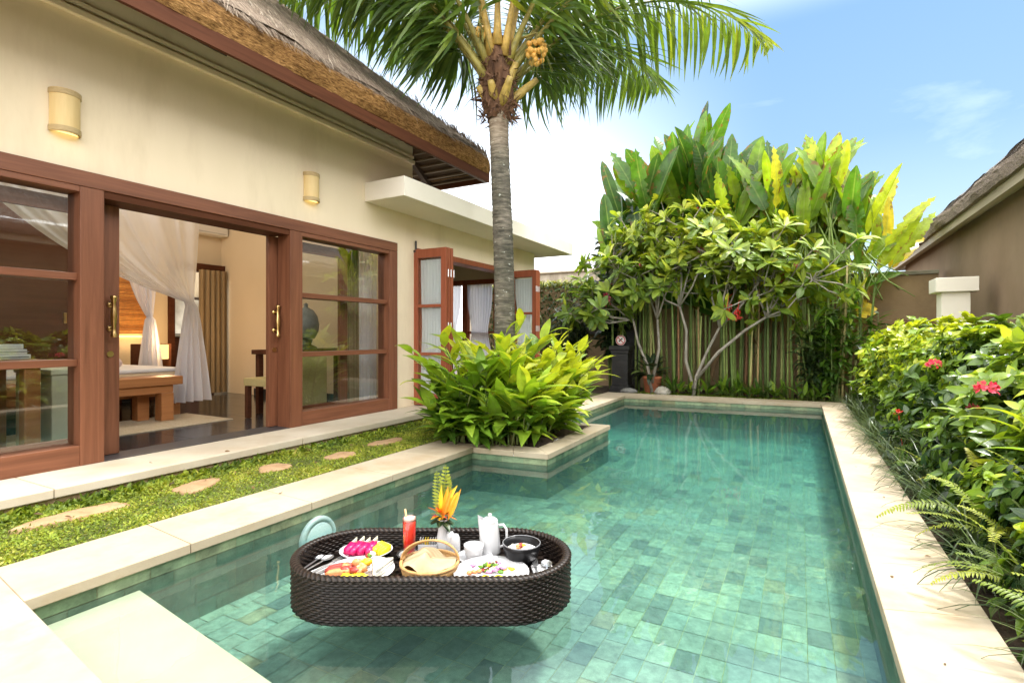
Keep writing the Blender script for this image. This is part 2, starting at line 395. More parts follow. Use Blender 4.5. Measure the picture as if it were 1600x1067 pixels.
# pool outline (inner edge of the coping), planter notch on the left
A=(-2.48,.85); B=(.262,.52); Cc=(.265,8.62); D=(-2.48,8.40); P4=(-2.48,5.52); P3=(-1.80,5.55); P2=(-1.80,3.94); P1=(-2.48,3.87)
POOL=[A,B,Cc,D,P4,P3,P2,P1]
WZ=-.10; FZ=-.37
def inset(poly, d):
    n=len(poly); out=[]
    for i in range(n):
        p0,p1,p2=np.array(poly[i-1]),np.array(poly[i]),np.array(poly[(i+1)%n])
        e1=unit(p1-p0); e2=unit(p2-p1); n1=np.array((-e1[1],e1[0])); n2=np.array((-e2[1],e2[0]))
        m=np.array([n1,n2]); out.append(tuple(np.linalg.solve(m, np.array((n1@p1+d, n2@p1+d)))))
    return out
WALL = inset(POOL, -.02)     # tile face 2 cm behind the coping edge
# ground sheet round the pool, reaching the horizon
g=MB(); R=400
for x0,x1,y0,y1 in ((-R,-2.7,-R,R),(.4,R,-R,R),(-2.7,.4,-R,.42),(-2.7,.4,8.72,R)):
    g.quad((x0,y0,-.055),(x1,y0,-.055),(x1,y1,-.055),(x0,y1,-.055))
tag(g.build('ground',M_soil),kind='structure')

# basin: tiles laid as real pieces over a grout bed
b=MB()
def fz(y): return FZ-.012*max(0,y-3.6)   # the floor falls away towards the deep end
b.grid([[(x_,y_,fz(y_)-.006) for x_ in (-2.56,.32)] for y_ in (.25,3.6,8.75)],t=0.0,lc=np.zeros((3,2,3)))
rr=random.Random(3)
x=-2.52
while x<.30:
    y=.30-rr.choice((0,.075)); wx=.098
    while y<8.7:
        b.quad((x+.0016,y+.0016,fz(y)),(x+wx-.0016,y+.0016,fz(y)),(x+wx-.0016,y+.148,fz(y+.15)),(x+.0016,y+.148,fz(y+.15)), max(.06,min(1,rr.betavariate(2.2,1.9) if rr.random()>.07 else rr.choice((.95,1.0,.07)))))
        y+=.15
    x+=wx
def tile_wall(p,q):
    p=np.array(p);q=np.array(q);Ln=np.linalg.norm(q-p);e=(q-p)/Ln;nn=np.array((-e[1],e[0]))
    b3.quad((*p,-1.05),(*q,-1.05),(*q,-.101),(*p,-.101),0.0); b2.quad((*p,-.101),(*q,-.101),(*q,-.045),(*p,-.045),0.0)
    for k,(z0,z1) in enumerate(((-1.0,-.884),(-.882,-.766),(-.764,-.648),(-.646,-.530),(-.528,-.412),(-.41,-.296),(-.294,-.172),(-.170,-.102),(-.100,-.047))):
        s=-.1*(k%2)
        while s<Ln:
            a0=max(s+.0015,0.0); a1=min(s+.1985,Ln); s+=.2
            if a1-a0<.01: continue
            u0=p+e*a0+nn*.003;u1=p+e*a1+nn*.003
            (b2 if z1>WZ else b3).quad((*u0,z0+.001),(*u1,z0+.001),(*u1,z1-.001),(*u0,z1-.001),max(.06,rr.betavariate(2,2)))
b2=MB(); b3=MB()
for i in range(8): tile_wall(WALL[i],WALL[(i+1)%8])
o=b.build('pool_floor',M_tile); tag(o,kind='structure')
o2=b2.build('pool_wall',M_wtile); tag(o2,kind='structure'); tag(b3.build('pool_wall_submerged',M_dimtile),kind='structure')
# underwater step along the near end
st=MB(); st.prism([(-2.495,.83),(.28,.50),(.28,.885),(-2.495,1.245)],-.45,-.128)
tag(st.build('pool_step',M_step,bevel=.006),kind='structure')
# water
m,nt,out=new_mat('pool_water'); L=nt.links.new
tr=N(nt,'ShaderNodeBsdfTransparent'); tr.inputs[0].default_value=(.98,1,.99,1)
gl=N(nt,'ShaderNodeBsdfGlossy'); gl.inputs['Roughness'].default_value=0.0
fr=fresnel(nt,1.58)
vec=coords(nt,(1,1,1)); n1=N(nt,'ShaderNodeTexNoise',Scale=3.2,Detail=2,Roughness=.4,Distortion=.6); L(vec,n1.inputs['Vector'])
n2=N(nt,'ShaderNodeTexNoise',Scale=.9,Detail=1); L(vec,n2.inputs['Vector'])
ad=N(nt,'ShaderNodeMath',operation='ADD'); L(n1.outputs['Fac'],ad.inputs[0]); L(n2.outputs['Fac'],ad.inputs[1])
bp=N(nt,'ShaderNodeBump',Strength=.16,Distance=.012); L(ad.outputs[0],bp.inputs['Height'])
L(bp.outputs['Normal'],gl.inputs['Normal']); L(bp.outputs['Normal'],fr.inputs['Normal'])
ms=N(nt,'ShaderNodeMixShader'); L(fr.outputs[0],ms.inputs[0]); L(tr.outputs[0],ms.inputs[1]); L(gl.outputs[0],ms.inputs[2]); L(ms.outputs[0],out.inputs['Surface'])
va=N(nt,'ShaderNodeVolumeAbsorption'); va.inputs['Color'].default_value=(.07,.81,.78,1); va.inputs["Density"].default_value=.88
vs=N(nt,'ShaderNodeVolumeScatter'); vs.inputs['Color'].default_value=(.55,.85,.80,1); vs.inputs['Density'].default_value=.16
av=N(nt,'ShaderNodeAddShader'); L(va.outputs[0],av.inputs[0]); L(vs.outputs[0],av.inputs[1]); L(av.outputs[0],out.inputs['Volume'])
M_water=m
wm=MB(); wm.prism(inset(POOL,-.035),-1.04,WZ)
tag(wm.build('pool_water',M_water),kind='structure')

# coping stones
M_c=MB()
def stones(pa,pb,qa,qb,cuts,z0=-.047,z1=0.0):
    """strip between edges pa-pb and qa-qb, split at fractions"""
    pa,pb,qa,qb=map(np.array,(pa,pb,qa,qb)); cs=[0]+list(cuts)+[1]; Ln=np.linalg.norm(pb-pa)
    for a,c in zip(cs[:-1],cs[1:]):
        e=.0012/Ln; a2,c2=a+e,c-e; dz=rr.uniform(-.0008,.0008)
        M_c.prism([tuple(pa+(pb-pa)*a2),tuple(pa+(pb-pa)*c2),tuple(qa+(qb-qa)*c2),tuple(qa+(qb-qa)*a2)],z0,z1+dz)
fy=lambda y,a,c:(y-a)/(c-a)
stones((.265,8.62),(.255,.2),(.575,9.02),(.565,.2),[fy(y,8.62,.2) for y in (6.9,5.16,3.17,2.71,2.27,1.1)])
stones((-2.48,8.40),(.265,8.62),(-2.90,8.80),(.575,9.02),[.2,.42,.63,.83])
stones((-2.48,.85),P1,(-2.93,.905),(-2.93,3.87),[.20,.43,.66,.86])
stones(P4,D,(-2.93,5.5),(-2.90,8.80),[.3,.62])
tag(M_c.build('pool_coping',M_cope,bevel=.004),kind='structure')
dk=MB(); rr=random.Random(9)
for (x0,x1) in ((-2.932,-1.7),(-1.697,-.6),(-.597,.56)):
    ya=lambda x:.85-.12*(x+2.48)
    dk.prism([(x0,.12),(x1,.12),(x1,ya(x1)),(x0,ya(x0))],-.047,.0012); dk.prism([(x0,-2.2),(x1,-2.2),(x1,.1175),(x0,.1175)],-.047,.001)
dk.prism([(-3.68,-2.2),(-2.935,-2.2),(-2.935,.3),(-3.68,.3)],-.047,.001)
tag(dk.build('pool_deck',M_cope,bevel=.004),kind='structure')

# planter in the pool: stone rim and earth
pl=empty('planter',(-2.2,4.7,-.05),0,'cream stone rimmed planter bed jutting into the pool around the palm','planter')
M_c=MB()
stones(P1,P2,(-2.48,4.09),(-1.985,4.135),[.55])
stones(P2,P3,(-1.985,4.135),(-1.985,5.36),[.36,.7])
stones(P3,P4,(-1.985,5.36),(-2.48,5.33),[.5])
stones((-2.48,4.0),(-2.48,3.87),(-2.93,4.0),(-2.93,3.87),[])
def local(o,root):
    o.parent=root; o.matrix_parent_inverse=Matrix.Translation(root.location).inverted()
    return o
local(M_c.build('stone_rim',M_cope,bevel=.004),pl)
e=MB(); 
e.grid([[(x,y,-.02+.03*math.sin(x*7)*math.cos(y*9)+random.uniform(0,.02)) for x in np.linspace(-2.95,-1.96,14)] for y in np.linspace(4.0,5.5,22)])
local(e.build('earth',M_soil,smooth=True),pl)

# lawn strip with turf, plinth side; turf is a mass of tiny blades
lw=MB(); lw.grid([[(x,y,-.012+.008*math.sin(3*x+y*2.1)) for x in np.linspace(-3.72,-2.925,10)] for y in np.linspace(.28,8.6,60)])
M_lawn=mat_noise('lawn_soil',(.06,.075,.014),(.12,.125,.03),scale=14,rough=1,bump=.5)
tag(lw.build('lawn',M_lawn,smooth=True),kind='structure')
STONES=[((-3.42,1.40),.23,.085,.15,0),((-3.40,2.03),.15,.10,-.3,1),((-3.37,2.58),.12,.10,.35,2),((-3.25,3.10),.13,.085,-.1,3),((-3.30,3.70),.18,.085,.2,4)]
def in_stone(X,Y):
    k=np.zeros(len(X),bool)
    for (c,a,bw,ro,_) in STONES:
        dx=(Y-c[1])*math.cos(ro)+(X-c[0])*math.sin(ro); dy=-(Y-c[1])*math.sin(ro)+(X-c[0])*math.cos(ro)
        k|=(dx/a)**2+(dy/bw)**2<.92
    return k
tf=MB(); n=74000
Y=.3+(RNG.random(n)**1.15)*5.3; X=RNG.uniform(-3.70,-2.935,n)
den=np.sin(X*9+np.cos(Y*5))*np.cos(Y*7+X*3)
kp=~in_stone(X,Y)&(RNG.random(n)<.72+.28*den); X=X[kp];Y=Y[kp];den=den[kp]; n=len(X)
edge=np.clip((-3.52-X)/.18,0,1)
d=rdir(n,.05,.9); lnn=RNG.uniform(.010,.026,n)*(1+edge*2.2)
scatter(tf,leaf_tmpl(p_ovate,2,.5,.2),np.stack([X,Y,np.full(n,-.012)+RNG.uniform(0,.012,n)],1),d,rdir(n,.3,1),lnn,lnn*RNG.uniform(.3,.55,n),np.clip(.5+.22*den+RNG.normal(0,.2,n)-edge*.25,0,1))
M_turf=mat_leaf('turf_leaf',[(0,(.06,.11,.008)),(.4,(.19,.26,.018)),(.8,(.36,.39,.04)),(1,(.46,.40,.09))],trans=.3,rough=.6,rib=0,tcol=(1.3,1.2,.5))
tag(tf.build('lawn_turf',M_turf),kind='stuff')
SL=['long pointed sandstone slab in the lawn nearest the deck','rounded sandstone slab in the lawn below the left door jamb','broken square sandstone slab in the lawn below the open doorway','small pale sandstone slab in the lawn below the right window','flat sandstone slab half grown over beside the planter shrubs']
for (c,a,bw,ro,i) in STONES:
    q=MB(); k=26; r2=random.Random(40+i); P=[]
    ph=[r2.uniform(0,6) for _ in range(4)]
    rim=[]
    for j in range(k):
        t=2*PI*j/k; f=1+.10*math.sin(2*t+ph[0])+.09*math.sin(3*t+ph[1])+.05*math.sin(5*t+ph[2])+r2.uniform(-.04,.04)
        sx=a*f*math.copysign(abs(math.cos(t))**.8,math.cos(t)); sy=bw*f*math.copysign(abs(math.sin(t))**.8,math.sin(t))
        rim.append((sy*math.cos(ro)+sx*math.sin(ro), sx*math.cos(ro)-sy*math.sin(ro)))
    rows=[[(x*s,y*s,z+r2.uniform(-.002,.002)) for x,y in rim+rim[:1]] for s,z in ((1.0,-.03),(1.0,.004),(.93,.012),(.6,.013),(.25,.015),(.01,.014))]
    q.grid(rows)
    o=q.build('stepping_stone',M_sand,smooth=True,loc=(c[0],c[1],-.004)); tag(o,SL[i],'stepping stone','stepping stones across the lawn')
# round underwater lamp on the left pool wall
pl_=empty('pool_light',(-2.497,2.20,-.228),0,'round white underwater lamp on the left pool wall','pool light')
q=MB(); q.lathe([(.0,.03),(.09,.028),(.10,.02),(.10,0)],32); o=q.build('lens',mat_flat('lamp_lens',(.42,.50,.50),.2),pl_,smooth=True); o.rotation_euler=(0,rad(90),0)
q=MB(); q.lathe([(.10,0),(.10,.026),(.125,.024),(.13,.012),(.13,0)],32); o=q.build('rim',mat_flat('lamp_rim',(.34,.42,.42),.3),pl_,smooth=True); o.rotation_euler=(0,rad(90),0)

# fallen leaves on lawn, coping and deck
fl_=MB(); n=70; X=np.where(RNG.random(n)<.85,RNG.uniform(-3.66,-2.95,n),RNG.uniform(-3.9,-2.6,n)); Y=RNG.uniform(.4,5.0,n); Z=np.where(X<-3.7,.103,np.where(X<-2.93,.02,.004)); lnn=RNG.uniform(.012,.05,n)
X2=RNG.uniform(.3,.56,26); Y2=RNG.uniform(1,8.4,26); X=np.concatenate([X,X2]); Y=np.concatenate([Y,Y2]); Z=np.concatenate([Z,np.full(26,.004)]); lnn=np.concatenate([lnn,RNG.uniform(.008,.03,26)]); n=len(X)
d=rdir(n,-.05,.1); scatter(fl_,leaf_tmpl(p_lance,4,.5,.3),np.stack([X,Y,Z],1),d,rdir(n,.7,1),lnn,lnn*RNG.uniform(.25,.5,n),RNG.random(n))
tag(fl_.build('fallen_leaves',mat_leaf('fallen_leaf',[(0,(.06,.03,.012)),(.5,(.16,.085,.03)),(.8,(.26,.17,.05)),(1,(.12,.15,.03))],trans=.15,rough=.7,rib=.1)),kind='stuff')
# ---------------------------------------------------------------- villa
M_wall=mat_noise('cream_plaster',(.79,.675,.485),(.84,.72,.535),scale=1.3,rough=.9,bump=.3,bscale=26,dist=.004,spec=.2,c3=(.62,.51,.34),sc3=1.7,f3=.45,stretch=(1,1.2,.35))
M_slab=mat_noise('ivory_plaster',(.74,.69,.585),(.80,.75,.65),scale=1.7,rough=.85,bump=.1,bscale=90,dist=.002,spec=.2)
M_wz=mat_wood('red_brown_wood_upright',(.11,.040,.019),(.24,.092,.046),'Z',rough=.42)
M_wy=mat_wood('red_brown_wood_level',(.11,.040,.019),(.24,.092,.046),'Y',rough=.42)
M_dw=mat_wood('dark_red_wood',(.060,.022,.011),(.11,.040,.020),'Y',rough=.7,spec=.08)
M_ow=mat_wood('orange_wood',(.33,.13,.045),(.50,.22,.085),'Y',rough=.35)
M_pane=mat_glass('window_pane',(.86,.88,.86),boost=3.4)
M_pane2=mat_glass('door_pane',boost=1.0)
M_brass=mat_flat('brass',(.62,.42,.17),.28,metal=1.0)
M_iwall=mat_noise('room_wall_paint',(.66,.555,.39),(.71,.60,.44),scale=1,rough=.9,spec=.2)
M_ceil=mat_flat('ceiling_paint',(.72,.62,.45),.9)
M_sheer=mat_sheer('white_sheer',(.88,.88,.93),.12)
M_net=mat_sheer('white_net',(.90,.88,.88),.28)
M_curt=mat_noise('beige_curtain',(.27,.19,.10),(.34,.25,.14),scale=3,rough=.85,stretch=(4,4,.3))
v=empty('villa',(-4.22,2.5,0),0,'cream villa with brown timber glazing and thatched roof beside the pool','villa')
def part(mb,name,mat,parent=v,**k):
    o=mb.build(name,mat,None,**k); o.parent=parent
    M=Matrix.Identity(4); p=parent
    while p: M=(p.matrix_basis if p.parent is None else p.matrix_basis) @ M; p=p.parent
    M=chain(parent); o.matrix_parent_inverse=M.inverted()
    return o
def chain(p):
    """world matrix of a (possibly nested) object, from its own transforms"""
    if p.parent is None: return p.matrix_basis.copy()
    return chain(p.parent)@p.matrix_parent_inverse@p.matrix_basis
XW,XI=-4.22,-4.42
q=MB()
q.box(XI,XW,-2.5,5.2,2.06,3.5); q.box(XI,XW,-2.5,.38,-.05,2.06); q.box(XI,XW,4.884,5.28,-.05,2.06)
q.box(XI,XW,5.2,8.63,2.06,2.44); q.box(XI,XW,7.78,8.63,-.05,2.06)
q.box(-8,XI,5.05,5.2,.0,3.5); q.box(-8,XI,-2.5,-2.35,0,3.5)
part(q,'wall',M_wall)
q=MB(); q.box(-4.22,-4.178,-2.5,5.2,3.075,3.12); q.box(-4.22,-4.195,-2.5,5.2,3.145,3.18); part(q,'cornice',M_wall,bevel=.006)
q=MB(); q.box(-4.221,-3.66,4.377,9.09,2.44,2.65); q.box(-7.2,-4.222,5.2,9.09,2.44,2.65); part(q,'canopy_slab',M_slab,bevel=.005)
q=MB()
for a,c in ((-2.4,-.3),(-.297,1.4),(1.403,3.1),(3.103,4.9),(4.903,6.9),(6.903,8.6)): q.box(-4.22,-3.69,a,c,.045,.10)
tst=part(q,'terrace_step',M_plinth,bevel=.006)
q=MB(); q.box(-4.22,-3.715,-2.4,8.6,-.06,.044); part(q,'riser',mat_noise('tan_riser',(.30,.20,.105),(.46,.34,.20),scale=5,rough=.9,bump=.4,c3=(.16,.14,.07),sc3=3),tst)
q=MB(); q.box(-4.45,-4.19,1.872,3.376,.086,.104); part(q,'threshold',mat_flat('dark_sill',(.05,.048,.05),.4))
q=MB(); q.box(-4.455,-4.187,.38,4.884,1.955,2.06); part(q,'header_beam',M_wy,bevel=.004)
q=MB(); q.box(-4.45,-4.20,1.873,3.375,1.905,1.953); part(q,'door_track',M_dw)
def holder(name,parent,label):
    o=bpy.data.objects.new(name,None); COL.objects.link(o); o.parent=parent; o.matrix_parent_inverse=chain(parent).inverted(); o.empty_display_size=.1
    return tag(o,label)
def window(y0,y1,label):
    xa,xb=-4.365,-4.188; z0,z1=.10,1.953; s=.14; bt=.235; tp=1.915
    w=holder('window',v,label)
    for a,c in ((y0,y0+s),(y1-s,y1)): f=MB(); f.box(xa,xb,a,c,z0,z1); part(f,'stile',M_wz,w,bevel=.004)
    for a,c in ((z0,bt),(tp,z1)): f=MB(); f.box(xa,xb-.004,y0+s,y1-s,a,c); part(f,'rail',M_wy,w,bevel=.003)
    for zc in (.782,1.355): f=MB(); f.box(-4.33,-4.225,y0+s,y1-s,zc-.024,zc+.024); part(f,'glazing_bar',M_wy,w,bevel=.003)
    f=MB(); f.quad((-4.275,y0+s-.01,bt-.01),(-4.275,y1-s+.01,bt-.01),(-4.275,y1-s+.01,tp+.01),(-4.275,y0+s-.01,tp+.01))
    part(f,'pane',M_pane,w)
window(.38,1.869,'three pane fixed window left of the doorway'); window(3.378,4.884,'three pane fixed window right of the doorway')
def handle_mb(y,z,x=-4.37):
    h=MB(); 
    h.lathe([(.002,-.15),(.021,-.148),(.022,-.135),(.015,-.11),(.012,-.085),(.017,-.05),(.0215,0),(.017,.05),(.012,.085),(.015,.11),(.022,.135),(.021,.148),(.002,.15)],14,(x+.052,y,z))
    for dz in (-.085,.085): h.tube([(x-.002,y,z+dz),(x+.05,y,z+dz)],.008,8); h.tube([(x-.002,y,z+dz),(x+.006,y,z+dz)],.022,12)
    return h
def sliding(y0,y1,hy,label):
    xa,xb=-4.412,-4.372; s=.105
    d=holder('sliding_door',v,label)
    for a,c in ((y0,y0+s),(y1-s,y1)): f=MB(); f.box(xa,xb,a,c,.108,1.90); part(f,'stile',M_wz,d,bevel=.003)
    for a,c in ((.108,.26),(1.80,1.90)): f=MB(); f.box(xa,xb-.003,y0+s,y1-s,a,c); part(f,'rail',M_wy,d,bevel=.003)
    for zc in (.782,1.355): f=MB(); f.box(xa,xb-.003,y0+s,y1-s,zc-.022,zc+.022); part(f,'glazing_bar',M_wy,d,bevel=.003)
    f=MB(); f.quad((-4.392,y0+s,.26),(-4.392,y1-s,.26),(-4.392,y1-s,1.8),(-4.392,y0+s,1.8)); part(f,'pane',M_pane2,d)
    part(handle_mb(hy,1.10),'handle',M_brass,d,smooth=True)
    k=MB(); k.tube([(-4.373,hy,.83),(-4.364,hy,.83)],.022,12); part(k,'lock',M_brass,d)
sliding(1.0,2.046,1.985,'left sliding door leaf pushed open'); sliding(3.285,4.27,3.345,'right sliding door leaf pushed open')
# folding doors of the wing
def folding(root_y,label,dirn):
    base=None
    for k,(yy,w_) in enumerate(((root_y,.50),(root_y+dirn*.055,.49),(root_y+dirn*.11,.48))):
        x0=-4.235+.012*k; x1=x0+w_; t=.02
        f=MB(); s=.075
        d=holder('folding_door',v,label)
        for a,c in ((x0,x0+s),(x1-s,x1)): f=MB(); f.box(a,c,yy-t,yy+t,.11,2.03); part(f,'stile',M_fw,d,bevel=.003)
        for a,c in ((.11,.25),(1.92,2.03)): f=MB(); f.box(x0+s,x1-s,yy-t+.002,yy+t-.002,a,c); part(f,'rail',M_fw,d,bevel=.003)
        for zc in (.74,1.33): f=MB(); f.box(x0+s,x1-s,yy-t+.003,yy+t-.003,zc-.018,zc+.018); part(f,'glazing_bar',M_fw,d,bevel=.002)
        f=MB(); f.quad((x0+s,yy,.25),(x1-s,yy,.25),(x1-s,yy,1.92),(x0+s,yy,1.92)); part(f,'pane',M_pane2,d)
        if k!=1:
            f=MB(); n=34
            P=[]
            for z in np.linspace(.26,1.90,16):
                u=(z-1.08)/.82; hw=(.17-.085*math.exp(-(u/.42)**2)) if dirn<0 else .165-.02*math.exp(-(u/.5)**2)
                c=(x0+x1)/2
                P.append([(c+hw*a,yy+.0275+.004*math.sin(a*22),z) for a in np.linspace(-1,1,n)])
            f.grid(P); part(f,'sheer_curtain',M_sheer,d,smooth=True)
        f=MB()
        for z in (.45,1.08,1.72): f.tube([(x1+.004,yy+dirn*.028,z-.045),(x1+.004,yy+dirn*.028,z+.045)],.008,8)
        part(f,'hinge',mat_steel,d)
M_fw=mat_wood('folding_door_wood',(.21,.055,.024),(.33,.095,.045),'Z',rough=.38)
mat_steel=mat_flat('steel',(.6,.6,.6),.35,metal=1.0)
folding(5.245,'folded back leaf at the left of the wing opening',1); folding(7.83,'folded back leaf at the right of the wing opening',-1)
q=MB(); q.box(-4.41,-4.20,5.281,5.35,.10,2.058); q.box(-4.41,-4.20,7.705,7.779,.10,2.058); q.box(-4.41,-4.20,5.35,7.705,1.985,2.058); part(q,'wing_door_frame',M_fw,bevel=.003)
q=MB(); q.tube([(-4.2,5.24,1.98),(-4.2,5.24,2.14)],.012,8); q.box(-4.219,-4.19,5.215,5.27,2.0,2.02); part(q,'top_bolt',mat_flat('iron',(.06,.06,.06),.5,metal=.8))
# rooms
q=MB(); q.box(-7.95,-7.8,-2.35,4.33,.0,3.3); q.box(-7.95,-7.8,4.33,5.05,2.0,3.3)
q.box(-7.8,-4.425,5.035,5.048,.1,3.3); q.box(-7.8,-4.425,-2.348,-2.33,.1,3.3)
q.box(-9.6,-9.5,3.3,6.2,0,2.6); q.box(-9.5,-7.951,6.0,6.1,0,2.6); q.box(-9.5,-7.951,3.2,3.3,0,2.6)
part(q,'room_wall',M_iwall)
M_stonefl=mat_noise('dark_stone_floor',(.022,.023,.025),(.055,.055,.055),scale=2.5,rough=.16,bump=.03,bscale=8,spec=.6)
q=MB()
fx=list(np.arange(-9.5,-4.43,.5))+[-4.422]
for i in range(len(fx)-1):
    for j in range(16):
        y=-2.35+j*.5
        if y<5.05 : q.box(fx[i]+.002,fx[i+1]-.002,y+.002,min(y+.498,5.05),0,.098)
part(q,'room_floor',M_stonefl)
q=MB(); q.box(-7.2,-4.422,5.2,8.5,0,.098); part(q,'wing_floor',M_stonefl)
q=MB(); q.box(-7.95,-4.42,-2.35,5.05,3.3,3.36); part(q,'room_ceiling',M_ceil)
q=MB(); q.box(-7.0,-4.425,5.015,5.034,.099,.20); q.box(-7.79,-7.782,-2.3,4.2,.099,.2); part(q,'skirting',mat_flat('black_skirting',(.02,.02,.02),.3))
q=MB(); q.box(-7.83,-7.76,4.25,4.33,.1,2.0); q.box(-7.82,-7.70,4.25,5.04,1.90,2.02); part(q,'inner_door_frame',M_dw)
# wing room: end wall glazed towards the back garden
q=MB(); q.box(-7.2,-7.05,5.2,8.63,.0,2.44); q.box(-7.05,-4.42,8.5,8.63,2.02,2.44); q.box(-7.05,-6.45,8.5,8.63,0,2.02); part(q,'wing_wall',M_iwall)
q=MB()
for x in (-6.45,-5.68,-4.99): q.box(x,x+.11,8.48,8.58,.1,2.02)
q.box(-6.34,-4.99,8.481,8.579,1.93,2.02); q.box(-6.34,-4.99,8.481,8.579,.1,.22)
for x0,x1 in ((-6.34,-5.68),(-5.57,-4.99)): q.box(x0,x1,8.50,8.56,1.0,1.05)
q.box(-4.88,-4.42,8.48,8.58,.1,2.02); part(q,'garden_door',M_fw)
q=MB()
for c,hw in ((-6.01,.31),(-5.28,.27)):
    P=[]
    for z in np.linspace(.22,1.93,14):
        u=(z-1.05)/.85; h=hw*(1-.35*math.exp(-(u/.4)**2)); P.append([(c+h*a,8.47+.01*math.sin(a*26),z) for a in np.linspace(-1,1,36)])
    q.grid(P)
part(q,'garden_door_curtain',M_sheer,smooth=True)
q=MB()
for y in np.arange(5.4,8.4,.42): q.box(-7.0,-4.43,y,y+.07,2.33,2.43)
part(q,'ceiling_beam',M_dw)
# eaves: soffit, battens, fascia and thatch
q=MB(); q.quad((-4.22,-6,3.40),(-3.53,-6,3.0),(-3.53,5.82,3.0),(-4.22,5.21,3.40)); q.quad((-4.22,5.21,3.40),(-3.53,5.82,3.0),(-9.3,5.82,3.0),(-9.3,5.21,3.40))
part(q,'soffit',mat_flat('soffit_boards',(.085,.052,.03),.8))
q=MB()
for y in np.arange(-2.2,5.1,.75): q.obox((-3.875,y,3.165),(.34,0,-.197),(0,.035,0),(.02,0,.04))
for x in np.arange(-8.8,-4.3,.55): q.obox((x,5.51,3.165),(.03,0,0),(0,.30,-.197),(0,.02,.04))
q.obox((-3.88,5.51,3.16),(.34,.30,-.2),(.02,-.022,0),(0,0,.04))
part(q,'rafter',mat_flat('rafter_wood',(.05,.028,.016),.7))
q=MB()
for k in range(7):
    t=(k+.5)/7; q.box(-8.8,-4.18+.66*t,5.24+.58*t,5.27+.58*t,3.355-.40*t,3.375-.40*t)
part(q,'batten',mat_flat('batten_wood',(.14,.10,.065),.8))
q=MB(); q.box(-3.53,-3.50,-6,5.85,2.925,3.035); q.box(-9.3,-3.53,5.82,5.85,2.925,3.035); part(q,'fascia_board',M_dw)
# thatch
def thatch_mats():
    m,nt,out=new_mat('thatch_cut_ends'); L=nt.links.new
    vec=coords(nt,(1,.35,1.3)); n1=N(nt,'ShaderNodeTexNoise',Scale=55,Detail=5,Roughness=.75); L(vec,n1.inputs['Vector'])
    n2=N(nt,'ShaderNodeTexNoise',Scale=2.2,Detail=5); L(vec,n2.inputs['Vector'])
    r=ramp(nt,[(.34,(.085,.042,.014)),(.47,(.235,.13,.045)),(.60,(.40,.24,.09)),(.75,(.53,.35,.16))],n1.outputs['Fac'])
    r2=ramp(nt,[(.3,(.62,.55,.5)),(.65,(1.12,1.05,1))],n2.outputs['Fac'])
    mx=N(nt,'ShaderNodeMix',data_type='RGBA',blend_type='MULTIPLY'); mx.inputs['Factor'].default_value=1; L(r.outputs['Color'],mx.inputs['A']); L(r2.outputs['Color'],mx.inputs['B'])
    b=principled(nt,out,.95,.1); L(mx.outputs['Result'],b.inputs['Base Color'])
    bp=N(nt,'ShaderNodeBump',Strength=.9,Distance=.03); L(n1.outputs['Fac'],bp.inputs['Height']); L(bp.outputs['Normal'],b.inputs['Normal'])
    return m
M_cut=thatch_mats()
M_th=mat_noise('thatch_straw',(.14,.10,.075),(.36,.28,.21),scale=16,rough=.95,bump=1.0,bscale=40,dist=.03,stretch=(.6,3.2,.6),spec=.1,c3=(.45,.37,.29),sc3=3)
M_straw=mat_tint('straw_strand',[(0,(.09,.062,.045)),(.4,(.24,.175,.125)),(.75,(.40,.32,.24)),(1,(.58,.50,.40))],rough=.9,noise=.15)
